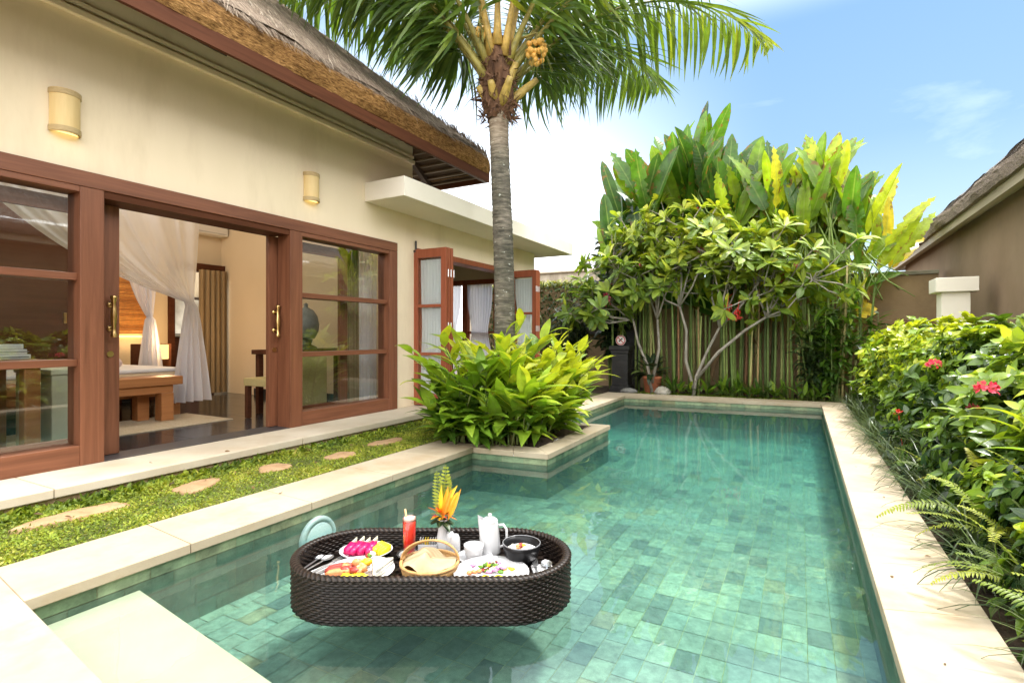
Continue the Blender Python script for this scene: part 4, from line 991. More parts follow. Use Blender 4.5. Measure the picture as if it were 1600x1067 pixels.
q=MB(); q.tube([(-.004,.0,.10),(-.019,.002,.20)],.0042,8); q.build('straw',mat_flat('bamboo_straw',(.62,.40,.18),.6),gl_,smooth=True)
# vase with flowers
va_=empty('vase',T(.018,.165),TH,'slim white vase holding ferns and heliconia flowers','vase'); q=MB()
q.lathe([(0,.0),(.030,.0),(.033,.008),(.032,.03),(.026,.065),(.0195,.10),(.0185,.13),(.023,.148),(.0215,.149),(.016,.13),(0,.12)],28); q.build('body',M_por,va_,smooth=True)
fl=empty('flower_arrangement',T(.018,.165,TF+.125),TH,'bright arrangement of fern, yellow heliconia and red blooms in the white vase','flowers')
TL=leaf_tmpl(p_lance,4,.3,.2); q=MB(); f2=MB(); rg=random.Random(4)
def curve(base,d,ln,bend,n=12):
    P=[np.array(base,float)]; d=unit(np.array(d,float))
    for i in range(n): d=unit(d+np.array((0,0,-bend/n))); P.append(P[-1]+d*ln/n)
    return np.array(P)
for (dx,dy,ln) in ((-.12,.1,.235),(.05,.05,.265),(.10,.1,.22)):
    C=curve((0,0,0),(dx,dy,1),ln,.15,16)
    for i in range(3,16):
        w_=.034*math.sin(PI*(i/17)**.7)+.006; tang=unit(C[i+1]-C[i-1]) if i<15 else unit(C[i]-C[i-1])
        side=unit(np.cross(tang,(0,1,.1))); scatter(q,leaf_tmpl(p_lance,2,.2,.1),[C[i],C[i]],np.array([side+.35*tang,-side+.35*tang]),np.array((0,-1,.2)),w_,.013,rg.uniform(.45,.8))
    q.tube(C,.0016,5,.5)
M_fernv=mat_leaf('vase_fern',[(0,(.06,.12,.01)),(1,(.42,.46,.03))],trans=.35,rough=.5,rib=.1); q.build('fern',M_fernv,fl)
M_bloom=mat_leaf('bloom',[(0,(.62,.02,.05)),(.35,(.75,.10,.02)),(.55,(.80,.30,.02)),(1,(.85,.62,.02))],trans=.3,rough=.45,rib=0,tcol=(1.2,1,.7))
q=MB()
for k in range(9):
    a=rg.uniform(-.15,.5); C=(rg.uniform(-.01,.03),rg.uniform(-.02,.02),rg.uniform(.02,.07)); d=np.array((math.sin(a)+.18,rg.uniform(-.25,.25),math.cos(a)))
    scatter(q,TL,[C],d,np.array((0,-1,.2)),rg.uniform(.10,.17),rg.uniform(.018,.028),rg.uniform(.55,1))
for k in range(60):
    th=rg.uniform(0,6.28); el=rg.uniform(-.2,1.2); d=np.array((math.cos(th)*math.cos(el),math.sin(th)*math.cos(el),math.sin(el)))
    scatter(q,TL,[d*rg.uniform(.01,.03)+np.array((-.005,0,.04))],d,np.array((.1,.2,1)),rg.uniform(.02,.05),rg.uniform(.008,.02),rg.uniform(0,.5) if rg.random()<.7 else rg.uniform(.5,1))
q.build('bloom',M_bloom,fl)
q=MB()
for k in range(14):
    th=k*.9; el=rg.uniform(-.35,.35); d=np.array((math.cos(th)*math.cos(el),math.sin(th)*math.cos(el),math.sin(el)))
    scatter(q,leaf_tmpl(p_ovate,4,.6,.15),[(0,0,.02)],d,np.array((0,0,1)),rg.uniform(.05,.08),rg.uniform(.03,.045),rg.uniform(0,.4))
q.build('leaf',mat_leaf('vase_leaf',[(0,(.012,.03,.012)),(1,(.05,.10,.02))],trans=.2,rough=.4),fl)
# shakers
for i,(u,v_,lab) in enumerate(((.078,.135,'white salt shaker nearer the coffee pot'),(.052,.165,'white pepper shaker close against the vase'))):
    if i==0:
        sh=empty('shaker',T(u,v_),TH); q=MB(); q.lathe([(0,0),(.021,0),(.0225,.006),(.0225,.055),(.020,.078),(.013,.091),(0,.094)],22); q.build('body',M_por,sh,smooth=True)
        q=MB()
        for k in range(5): q.tube([(.006*math.cos(k*1.26),.006*math.sin(k*1.26),.0915),(.006*math.cos(k*1.26),.006*math.sin(k*1.26),.0942)],.0012,6)
        q.build('hole',M_black,sh); o=sh
    else: o=copy_tree(sh)
    o.location=T(u,v_); tag(o,lab,'shaker','salt and pepper shakers')
# sachet box
sb=empty('sachet_holder',T(-.045,.150),TH,'small white holder of paper sachets behind the bread basket','holder'); q=MB()
q.box(-.042,.042,-.02,.02,0,.008);q.box(-.042,.042,-.02,-.017,.008,.045);q.box(-.042,.042,.017,.02,.008,.045);q.box(-.042,-.039,-.017,.017,.008,.045);q.box(.039,.042,-.017,.017,.008,.045); q.build('box',M_por,sb,bevel=.001)
for k in range(7):
    q=MB(); a=-.25+.09*k; q.obox((-.032+.0105*k,0,.042),(.001,0,0),(0,.015,0),(.01*a,0,.026)); q.build('sachet',M_nap if k not in (2,3) else mat_flat('yellow_paper',(.80,.60,.02),.6),sb)
# coffee pot
cp=empty('coffee_pot',T(.232,.150),TH,'tall white porcelain coffee pot with spout and loop handle','pot')
q=MB(); P=[]
for t,z in ((.90,0),(.98,.004),(1.0,.012),(.97,.05),(.88,.10),(.79,.135),(.75,.150)):
    row=[]
    for a in np.linspace(0,2*PI,37):
        r_=.047*t; sp=max(0,math.cos(a-PI))**8*max(0,(z-.07)/.08)*.020
        row.append(((r_+sp)*math.cos(a),r_*.95*math.sin(a),z+max(0,math.cos(a-PI))**8*(.022 if z>.145 else .008 if z>.13 else 0)))
    P.append(row)
q.grid(P); q.build('body',M_por,cp,smooth=True)
q=MB(); q.lathe([(.036,.146),(.034,.152),(.022,.160),(.008,.163),(.006,.167),(.010,.172),(.007,.178),(0,.179)],24,sx=.98); q.build('lid',M_por,cp,smooth=True)
q=MB(); q.tube([(.040,-.004,.128),(.060,-.006,.130),(.074,-.008,.112),(.076,-.008,.075),(.066,-.006,.040),(.044,-.004,.030)],[.006,.0058,.0055,.0055,.0055,.006],10); q.build('handle',M_por,cp,smooth=True)
# cup and saucer
s2=empty('saucer',T(.168,.080),TH,'round white saucer under the coffee cup','saucer'); q=MB(); q.lathe([(0,.003),(.55,.003),(.7,.007),(1,.018),(1,.020),(.68,.0105),(.5,.0065),(0,.0065)],36,sx=.078,sy=.078); q.build('dish',M_por,s2,smooth=True)
q=MB(); q.lathe([(.42,.0),(.5,.0),(.5,.0045),(.42,.0045)],30,sx=.078,sy=.078); q.build('foot_ring',M_por,s2,smooth=True)
c2=empty('coffee_cup',T(.165,.080,TF+.0072),TH,'empty white coffee cup on its saucer','cup'); q=MB(); q.lathe([(0,.0),(.026,.0),(.030,.004),(.038,.022),(.042,.046),(.0435,.060),(.0415,.060),(.040,.046),(.035,.022),(.026,.008),(0,.007)],32); q.build('bowl',M_por,c2,smooth=True)
q=MB(); q.tube([(.030,.028,.048),(.044,.040,.050),(.050,.046,.034),(.040,.037,.018),(.028,.026,.018)],.0042,8); q.build('handle',M_por,c2,smooth=True)
# bowl of porridge
bw=empty('black_bowl',T(.372,.062),TH,'deep black stoneware bowl with a pale inside rim','bowl'); q=MB(); q.lathe([(0,0),(.045,0),(.052,.006),(.070,.03),(.079,.06),(.082,.083),(.0795,.084),(.076,.06),(.066,.034),(0,.03)],40); q.build('body',M_black,bw,smooth=True)
q=MB(); q.lathe([(.0822,.0815),(.0825,.0845),(.079,.0855),(.0785,.083)],40); q.build('rim',mat_flat('grey_rim',(.16,.16,.17),.25),bw,smooth=True)
q=MB(); q.blob((0,0,.052),.069,.069,.008,.02,FT['white'],26,6,fr_)
for k in range(40): a=fr_.uniform(0,6.3); r_=fr_.uniform(0,.055); q.blob((r_*math.cos(a),r_*math.sin(a),.060),.007,.006,.004,.3,FT['cream'] if k%3 else FT['white'],6,4,fr_)
for k in range(9): a=fr_.uniform(0,6.3); r_=fr_.uniform(0,.018); q.blob((-.004+r_*math.cos(a),r_*math.sin(a),.066+.004*(k%3)),.009,.007,.006,.35,fr_.choice((FT['dark'],FT['orange'],FT['meat'])),7,5,fr_)
food('porridge',(.372,.062,TF),q,'white rice porridge with a red garnish in the black bowl')
# bread basket
bb=empty('bread_basket',T(-.005,-.060),TH,'round split bamboo bread basket with an open hooped lid','basket')
M_bas=mat_noise('bamboo_basket',(.36,.19,.06),(.52,.32,.13),scale=16,rough=.55,stretch=(1,1,9),bump=.4)
q=MB(); q.lathe([(0,.004),(.105,.004),(.110,.008),(.118,.05),(.113,.05),(.105,.012),(0,.010)],40); q.build('tub',M_bas,bb,smooth=True)
q=MB(); q.lathe([(.117,.044),(.1215,.047),(.1215,.056),(.1115,.057),(.111,.048)],40); q.build('rim',M_bas,bb,smooth=True)
for k in range(5):
    q=MB(); tl=.52+.16*k; R_=.118-.002*k; q.tube([(R_*math.cos(a),.008+math.sin(a)*(.015+.024*k),.056+math.sin(a)*(.074-.009*k)) for a in np.linspace(0,PI,25)],.0042,6); q.build('lid_hoop',M_bas,bb,smooth=True)
q=MB(); P=[]
for r_ in np.linspace(0,1,14):
    row=[]
    for a in np.linspace(0,2*PI,49):
        rr_=.108*r_; h=.064+.010*math.cos(3*a+.6)*r_+.010*math.sin(5*a)*r_*r_
        h+=.052*max(0,1-abs(a-4.5)/.9)*math.sin(PI*min(1,r_*1.05))+.035*max(0,1-abs(a-2.2)/1.1)*math.sin(PI*r_)-.012*r_
        row.append((rr_*math.cos(a),rr_*math.sin(a),h))
    P.append(row)
q.grid(P); o=q.build('napkin',mat_noise('cream_napkin',(.34,.25,.14),(.42,.32,.195),scale=20,rough=.95),None,smooth=True,loc=T(-.005,-.060),rotz=TH); tag(o,'cream napkin folded to a peak over the bread basket','napkin')
# cutlery on napkins
def spoon(ln,bw_,o):
    q=MB(); P=[]
    for t in np.linspace(0,1,14):
        w_=bw_*math.sqrt(max(0,1-(2*t-1)**2))+.0005; P.append([(w_*s,ln+ (t-.5)*bw_*3.0,.010-.008*(1-s*s)*math.sin(PI*t)) for s in np.linspace(-1,1,9)])
    q.grid(P); q.build('bowl',M_sil,o,smooth=True)
    q=MB(); q.obox((0,ln*.45,.006),(.0042,0,0),(0,ln*.45-bw_*.2+.0,.002),(0,0,.0013)); q.build('handle',M_sil,o,bevel=.001)
def fork(ln,o):
    q=MB(); q.obox((0,ln*.42,.006),(.0042,0,0),(0,ln*.42,.002),(0,0,.0013)); q.build('handle',M_sil,o,bevel=.001)
    q=MB(); q.obox((0,ln*.88,.008),(.011,0,0),(0,.012,0),(0,0,.0012))
    for k in range(4): q.obox((-.0096+.0064*k,ln*.88+.035,.009),(.0017,0,0),(0,.024,.001),(0,0,.001))
    q.build('tines',M_sil,o)
def knife(ln,o):
    q=MB(); q.obox((0,ln*.25,.007),(.006,0,0),(0,ln*.25,0),(0,0,.003)); q.build('handle',M_sil,o,bevel=.0015); q=MB(); q.obox((.001,ln*.74,.008),(.008,0,0),(0,ln*.24,0),(0,0,.0008)); q.build('blade',M_sil,o)
def put(name,fn,u,v_,rot,lab,cat,z=TF+.003):
    o=empty(name,T(u,v_,z),TH+rot,lab,cat); fn(o); return o
q=MB(); q.obox((0,0,.001),(.05,0,0),(0,.10,0),(0,0,.0025)); q.obox((.004,.002,.006),(.047,.002,0),(0,.096,0),(0,0,.0018)); o=q.build('napkin',M_nap,None,loc=T(-.435,-.035,TF+.001),rotz=TH-.55,bevel=.001); tag(o,'white napkin under the cutlery at the left end','napkin')
put('spoon',lambda o:spoon(.155,.021,o),-.525,-.085,-.42,'larger steel spoon on the left napkin','spoon',TF+.010)
put('spoon',lambda o:spoon(.13,.016,o),-.535,-.062,-.30,'smaller steel spoon at the left end','spoon',TF+.010)
put('knife',lambda o:knife(.21,o),-.475,-.125,-.55,'steel knife lying on the left napkin','knife',TF+.009)
put('fork',lambda o:fork(.19,o),-.498,-.11,-.5,'steel fork lying on the left napkin','fork',TF+.010)
q=MB(); q.obox((0,0,.001),(.045,0,0),(0,.075,0),(0,0,.0025)); q.obox((-.003,.0,.006),(.041,.002,0),(0,.072,0),(0,0,.0018)); o=q.build('napkin',M_nap,None,loc=T(.463,-.055,TF+.001),rotz=TH+.12,bevel=.001); tag(o,'white napkin under the cutlery at the right end','napkin')
put('fork',lambda o:fork(.13,o),.435,-.125,.05,'small steel fork on the right napkin','fork',TF+.010)
put('spoon',lambda o:spoon(.125,.023,o),.470,-.125,-.05,'round steel spoon on the right napkin','spoon',TF+.010)
put('knife',lambda o:knife(.15,o),.500,-.12,-.25,'small steel knife on the right napkin','knife',TF+.010)
# ---------------------------------------------------------------- coconut palm
palm=empty('palm_tree',(-2.70,4.75,-.02),0,'tall coconut palm with grey ringed trunk growing out of the planter','palm tree')
def pz(z): return np.array((.05*math.sin(z*1.15+.3)-.015,.01*z,z))
q=MB(); P=[]; r_=random.Random(2); NZ=260; zt=3.46
rings=[]; z=.0
while z<zt: rings.append(z); z+=r_.uniform(.035,.06)
for i in range(NZ+1):
    z=zt*i/NZ; k=max(j for j,a in enumerate(rings) if a<=z); f=(z-rings[k])/((rings[k+1] if k+1<len(rings) else zt+.01)-rings[k])
    R_=.108+.05*math.exp(-z/.25)-.004*z+.012*math.exp(-((z-3.4)/.25)**2)+.005*(1-f)*(1-f)
    c=pz(z); row=[]
    for j in range(33):
        a=2*PI*j/32; w_=1+.025*math.sin(3*a+z*2)+.012*math.sin(7*a+k*2.1)+r_.uniform(-.006,.006)
        row.append((c[0]+R_*w_*math.cos(a),c[1]+R_*w_*math.sin(a),z+.008*math.sin(a*2+k)))
    P.append(row)
q.grid(P)
m,nt,out=new_mat('palm_bark'); L=nt.links.new
vec=coords(nt,(1,1,1)); n1=N(nt,'ShaderNodeTexNoise',Scale=4,Detail=8,Roughness=.7); L(vec,n1.inputs['Vector'])
v2=coords(nt,(5,5,30)); n2=N(nt,'ShaderNodeTexNoise',Scale=1.4,Detail=6,Roughness=.7); L(v2,n2.inputs['Vector'])
r1=ramp(nt,[(.30,(.045,.043,.037)),(.5,(.125,.115,.096)),(.70,(.26,.235,.195))],n2.outputs['Fac']); r2=ramp(nt,[(.35,(.55,.58,.5)),(.65,(1.15,1.1,1.05))],n1.outputs['Fac'])
mx=N(nt,'ShaderNodeMix',data_type='RGBA',blend_type='MULTIPLY'); mx.inputs['Factor'].default_value=1; L(r1.outputs['Color'],mx.inputs['A']); L(r2.outputs['Color'],mx.inputs['B'])
vo=N(nt,'ShaderNodeTexNoise',Scale=17,Detail=3,Roughness=.5); L(coords(nt,(1,1,1.6)),vo.inputs['Vector']); rv=ramp(nt,[(.66,(0,0,0)),(.71,(.8,.8,.8))],vo.outputs['Fac'])
m2=N(nt,'ShaderNodeMix',data_type='RGBA'); L(rv.outputs['Color'],m2.inputs['Factor']); L(mx.outputs['Result'],m2.inputs['A']); m2.inputs['B'].default_value=(.50,.52,.46,1)
tcx=N(nt,'ShaderNodeTexCoord'); sz=N(nt,'ShaderNodeSeparateXYZ'); L(tcx.outputs['Object'],sz.inputs[0])
top=N(nt,'ShaderNodeMapRange'); top.inputs['From Min'].default_value=2.75; top.inputs['From Max'].default_value=3.15; top.inputs['To Max'].default_value=.7; L(sz.outputs['Z'],top.inputs['Value'])
m3=N(nt,'ShaderNodeMix',data_type='RGBA'); L(top.outputs[0],m3.inputs['Factor']); L(m2.outputs['Result'],m3.inputs['A']); 
r5=ramp(nt,[(.35,(.15,.10,.065)),(.6,(.42,.34,.25))],n2.outputs['Fac']); L(r5.outputs['Color'],m3.inputs['B'])
b=principled(nt,out,.9,.2); L(m3.outputs['Result'],b.inputs['Base Color'])
bp=N(nt,'ShaderNodeBump',Strength=.7,Distance=.015); L(n2.outputs['Fac'],bp.inputs['Height']); L(bp.outputs['Normal'],b.inputs['Normal'])
q.build('trunk',m,palm,smooth=True)
CR=pz(3.50)
M_fib=mat_noise('palm_fibre',(.045,.020,.010),(.17,.088,.045),scale=16,rough=.95,bump=1.0,bscale=50,dist=.02,stretch=(1,1,.35))
q=MB(); P=[]
for i,(z,R_) in enumerate(((-.28,.112),(-.18,.14),(-.06,.155),(.08,.172),(.20,.165),(.32,.14),(.45,.10),(.6,.06))):
    P.append([(CR[0]+R_*(1+.18*math.sin(3*a+i)+r_.uniform(-.12,.12))*math.cos(a),CR[1]+R_*(1+.18*math.sin(3*a+i))*math.sin(a),CR[2]+z+r_.uniform(-.02,.02)) for a in np.linspace(0,2*PI,25)[:-1]])
    P[-1].append(P[-1][0])
q.grid(P)
n=420; a=RNG.uniform(0,2*PI,n); zz_=RNG.uniform(-.28,.35,n); R_=.12+.06*RNG.random(n)
loc=np.stack([CR[0]+R_*np.cos(a),CR[1]+R_*np.sin(a),CR[2]+zz_],1); d=unit(np.stack([np.cos(a)*.5,np.sin(a)*.5,RNG.uniform(-1.2,.8,n)],1)+RNG.normal(0,.3,(n,3)))
scatter(q,leaf_tmpl(p_strip,2,.6,.1),loc,d,rdir(n),RNG.uniform(.05,.16,n),RNG.uniform(.006,.03,n),0)
q.build('fibre_sheath',M_fib,palm)
M_pal=mat_leaf('palm_leaflet',[(0,(.025,.055,.013)),(.35,(.06,.12,.02)),(.6,(.14,.22,.03)),(.8,(.33,.35,.04)),(1,(.52,.42,.07))],trans=.38,rough=.35,rib=.15,tcol=(1.4,1.3,.5))
M_pet=mat_tint('palm_petiole',[(0,(.46,.30,.075)),(.25,(.34,.25,.06)),(.45,(.25,.22,.05)),(1,(.10,.13,.025))],rough=.5,noise=.4,nscale=12)
TLT=[leaf_tmpl(p_lance,5,b_,.35) for b_ in (.35,.8,1.3)]
RV=np.array((cT,sT,0)); FV=np.array((-sT,cT,0))
def frond(phi,el,ln,bend,z0,tint,tipy,seed,lw=1.0,n=66,drop=.9):
    r_=random.Random(seed); phi=rad(phi); h=RV*math.cos(phi)+FV*math.sin(phi)
    base=CR+np.array((0,0,z0))+h*.09; d=unit(h*math.cos(rad(el))+np.array((0,0,math.sin(rad(el)))))
    m_=40; P=[base]; D=[]
    for i in range(m_):
        t=i/m_; D.append(d); P.append(P[-1]+d*ln/m_)
        ax=np.cross(d,(0,0,1.)); d=unit(d+np.array((0,0,-1.))*bend/m_*(.55+.9*t))
    D.append(d); P=np.array(P); D=np.array(D)
    f=MB()
    for s in (-1,1):
        ts=np.linspace(.13,.995,n)+np.array([r_.uniform(-.004,.004) for _ in range(n)]); ts=np.clip(ts,0,1)
        idx=ts*m_; i0=np.minimum(idx.astype(int),m_-1); fr2=(idx-i0)[:,None]
        p=P[i0]*(1-fr2)+P[i0+1]*fr2; dd=unit(D[i0]*(1-fr2)+D[i0+1]*fr2)
        side=unit(np.cross(dd,np.array((0,0,1.))))*s
        upv=unit(np.cross(side*s,dd)) 
        L_=(.30+.70*np.sin(PI*np.clip(.16+.80*ts,0,1))**.8)*.98*lw*(.9+.2*RNG.random(n)); L_=L_*np.clip((1.02-ts)/.12,.35,1)
        dirs=unit(side*.75+dd*(.45+.35*ts[:,None])+np.array((0,0,-1.))*drop*(.55+.5*RNG.random((n,1)))+upv*.25+RNG.normal(0,.07,(n,3)))
        tn=np.clip(tint+tipy*ts+RNG.normal(0,.08,n),0,1)
        for b_ in range(3):
            k=np.arange(n)%3==b_
            scatter(f,TLT[b_],p[k],dirs[k],upv[k]+dd[k]*.2,L_[k],.037+.014*RNG.random(k.sum()),tn[k])
    o=f.build('frond',M_pal,palm,smooth=True)
    g=MB(); K=list(range(0,m_+1,2)); up_=1.1 if el>70 else 1.0; g.tube([P[k] for k in K],[max(.004,(.027*(1-k/m_)**1.3+.026*math.exp(-k/2.2))*up_) for k in K],8,.04 if el>70 else .42); g.build('petiole',M_pet,o,smooth=True)
for a in ((183,57,4.2,1.75,.15,.34,.22,1),(205,62,4.1,1.9,.25,.40,.35,2),(158,56,3.5,1.6,.1,.26,.15,3),(120,55,3.6,1.5,.2,.3,.1,5),
          (-3,54,4.7,1.72,.15,.36,.42,6),(18,48,3.9,1.6,.1,.30,.35,7),(42,47,3.3,1.45,.05,.28,.2,8),(-25,64,4.2,1.9,.25,.45,.30,9),(70,50,3.6,1.4,.15,.25,.1,10),
          (90,72,3.9,1.2,.3,.35,.1,11),(230,74,4.0,1.5,.35,.4,.1,12),(315,76,4.0,1.4,.35,.4,.1,13),(10,78,4.0,1.1,.4,.45,.1,14),(180,80,4.0,1.1,.42,.4,.1,15),(270,84,3.8,.8,.45,.45,.1,16),(172,64,4.3,1.9,.25,.42,.3,18),(178,55,3.9,1.65,.1,.34,.22,23),(200,52,3.9,1.75,.1,.36,.25,24),(6,58,4.9,1.85,.22,.45,.4,19),(55,60,3.8,1.6,.2,.3,.15,21)): frond(*a)
# cut petiole stubs and spears
q=MB()
for ph,el,ln,z0 in ((12,42,.48,-.08),(195,55,.25,-.10),(250,50,.22,-.06),(300,48,.30,-.1),(330,62,.34,.02)):
    h=RV*math.cos(rad(ph))+FV*math.sin(rad(ph)); d=h*math.cos(rad(el))+np.array((0,0,math.sin(rad(el)))); p0=CR+h*.06+np.array((0,0,z0-.06)); q.tube([p0,p0+d*ln*.4,p0+d*ln*.8,p0+d*ln],[.065,.05,.038,.032],9,.2)
q.build('cut_petiole',M_pet,palm,smooth=True)
M_coco=mat_noise('young_coconut',(.55,.27,.04),(.74,.46,.12),scale=9,rough=.5)
for cx,cz,nn,w_ in ((.40,.40,46,.11),(-.18,.58,22,.06)):
    c=CR+RV*cx+FV*(-.08)+np.array((0,0,cz-.02)); cl=MB(); stem0=CR+np.array((0,0,.25))
    cl.tube([stem0,(stem0+c)/2+np.array((0,0,.22)),c+np.array((0,0,.20)),c+np.array((0,0,-.1))],[.02,.018,.014,.006],7,.4)
    for k in range(26):
        d=unit(np.array((r_.uniform(-1,1),r_.uniform(-1,1),r_.uniform(-1.2,.3)))); cl.tube([c+np.array((0,0,.12)),c+d*.12+np.array((0,0,.04)),c+d*.2+np.array((0,0,-.08))],[.005,.004,.002],5,.8)
    o=cl.build('coconut_cluster',M_pet,palm,smooth=True)
    for k in range(nn):
        d=rdir(1)[0]; p=c+d*np.array((w_,w_,w_*1.35))*r_.uniform(.55,1); s=r_.uniform(.022,.034); q=MB(); q.lathe([(0,-1.1),(.55,-.9),(.95,-.3),(.98,.2),(.7,.75),(.3,1.0),(0,1.05)],10,sx=s,sy=s)
        for A in q.v: A[:,2]*=s; A+=p
        q.build('coconut',M_coco,o,smooth=True)
# ---------------------------------------------------------------- ginger plants in the planter
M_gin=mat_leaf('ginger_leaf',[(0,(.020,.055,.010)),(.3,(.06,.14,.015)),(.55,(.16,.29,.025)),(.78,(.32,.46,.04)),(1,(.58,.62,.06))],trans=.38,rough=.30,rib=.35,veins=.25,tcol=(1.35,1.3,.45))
M_stem=mat_tint('green_stem',[(0,(.06,.09,.02)),(.5,(.14,.19,.05)),(1,(.30,.24,.10))],rough=.6,noise=.35,nscale=14)
GT=[leaf_tmpl(p_lance,6,b_,.22,.06) for b_ in (.25,.6,.95)]
def ginger(x,y,ns,h,spread,tint,seed,name='ginger_plant',z=0.0,lean=(0,0)):
    rg=np.random.default_rng(seed); lf=MB(); st=MB()
    for s in range(ns):
        a=rg.uniform(0,2*PI); out=np.array((math.cos(a),math.sin(a),0))*spread*rg.uniform(.3,.85)+np.array((*lean,0))
        hh=h*rg.uniform(.66,1.02); m_=16; d=unit(out*.35+np.array((0,0,1.))); p=np.array((rg.uniform(-.09,.09),rg.uniform(-.09,.09),0.0)); P=[p]; D=[d]
        for i in range(m_): d=unit(d+out*.06*(1+i/m_)+np.array((0,0,-.006*i))); p=p+d*hh/m_; P.append(p); D.append(d)
        st.tube(P[::2],[.010-.007*k/8 for k in range(9)],6,rg.uniform(0,.7))
        k=int(rg.integers(9,13)); sidev=unit(np.cross(d,(0,0,1.))+rg.normal(0,.2,3))
        for j in range(k):
            t=.22+.78*j/(k-1); i=min(int(t*m_),m_); s_=1 if j%2 else -1
            dr=unit(sidev*s_*.85*(1.05-t*.55)+D[i]*(.30+.38*t)+rg.normal(0,.14,3)+np.array((0,0,rg.uniform(-.02,.34))))
            ln=rg.uniform(.27,.41)*(.75+.35*math.sin(PI*t)); up=unit(np.array((0,0,1.))+D[i]*.3-dr*.2)
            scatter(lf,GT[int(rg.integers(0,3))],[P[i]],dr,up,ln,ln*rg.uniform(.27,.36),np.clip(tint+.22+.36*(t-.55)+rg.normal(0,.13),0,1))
    o=lf.build(name,M_gin,None,smooth=True,loc=(x,y,z)); st.build('stem',M_stem,o,smooth=True); return o
GP=[(-2.95,4.10,4,.95,.55,.42),(-2.80,4.05,5,.85,.7,.45),(-2.55,4.12,5,.72,.8,.40),(-2.30,4.15,5,.62,.8,.46),(-2.12,4.22,5,.58,.85,.52),
    (-3.02,4.45,4,1.10,.5,.55),(-2.75,4.40,5,1.12,.45,.66),(-2.45,4.42,5,.86,.6,.55),(-2.15,4.50,5,.74,.8,.62),
    (-2.98,4.85,4,1.15,.5,.6),(-2.40,4.80,5,.98,.6,.66),(-2.12,4.85,5,.80,.9,.70),
    (-2.85,5.15,4,1.1,.5,.55),(-2.45,5.20,5,.98,.6,.70),(-2.15,5.22,5,.80,.9,.74),(-2.72,5.38,4,1.0,.6,.6),(-2.35,5.36,5,.82,.8,.72),(-2.08,4.62,4,.5,1.0,.6)]
GP+=[(-2.95,4.02,4,.42,1.1,.34),(-2.78,3.98,4,.36,1.2,.36),(-2.60,4.04,4,.38,1.1,.34),(-2.42,4.10,4,.36,1.2,.38),(-2.25,4.20,4,.36,1.1,.42),(-2.22,4.45,4,.40,1.1,.46),(-2.2,4.75,4,.40,1.1,.5),(-2.2,5.05,4,.42,1.1,.5),(-3.12,4.25,4,.5,1.1,.34)]
gl=[]
for i,(x,y,ns,h,sp_,ti) in enumerate(GP):
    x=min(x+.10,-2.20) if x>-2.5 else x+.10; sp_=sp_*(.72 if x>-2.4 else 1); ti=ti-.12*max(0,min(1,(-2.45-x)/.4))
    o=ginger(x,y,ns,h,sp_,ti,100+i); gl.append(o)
    tag(o,'leafy yellow green ginger plant crowded around the palm trunk','ginger plant','ginger plants in the planter')
# a red bloom among them
q=MB(); rg=random.Random(8)
for k in range(26):
    d=unit(np.array((rg.uniform(-1,1),rg.uniform(-1,1),rg.uniform(-.3,1)))); scatter(q,leaf_tmpl(p_ovate,3,.3,.2),[(0,0,0)],d,(0,0,1.),rg.uniform(.03,.055),.02,rg.random())
M_red=mat_leaf('red_petal',[(0,(.45,.01,.012)),(1,(.75,.06,.03))],trans=.25,rough=.4,rib=0,tcol=(1.2,1,1)); 
o=q.build('red_bloom',M_red,None,loc=(-2.02,4.16,.36)); tag(o,'red bloom low among the planter ginger leaves','flower')
# ---------------------------------------------------------------- far end of the garden
M_tan=mat_noise('tan_render',(.27,.185,.10),(.36,.255,.145),scale=2,rough=.95,bump=.3,bscale=40,dist=.01,c3=(.16,.12,.075),sc3=1.3)
gw=empty('garden_wall',(-1.4,10.55,0),0,'tan rendered garden wall behind the tall stems','wall')
q=MB(); q.box(-2.75,3.3,-.1,.1,-.06,1.93); q.build('wall_face',M_tan,gw); q=MB(); q.box(-2.78,3.3,-.15,.15,1.932,1.99); q.build('cap',mat_noise('grey_cap',(.20,.19,.15),(.30,.28,.22),scale=6,rough=.9,bump=.3),gw,bevel=.006)
vt=empty('carved_vent',(-3.78,10.435,1.05),0,'dark carved wooden vent panel set in the tan garden wall','vent')
M_dk=mat_noise('dark_carving',(.022,.016,.013),(.05,.04,.033),scale=10,rough=.8,bump=.4)
q=MB(); q.box(-.17,-.13,-.03,.03,.0,.42); q.box(.13,.17,-.03,.03,.0,.42); q.box(-.19,.19,-.035,.035,.421,.46); q.box(-.21,.21,-.04,.04,-.05,-.001); q.build('frame',M_dk,vt,bevel=.004)
for k in range(3): q=MB(); q.lathe([(.02,0),(.035,.06),(.022,.14),(.036,.22),(.022,.30),(.034,.38),(.02,.42)],10,(-.075+.075*k,0,0)); q.build('baluster',M_dk,vt,smooth=True)
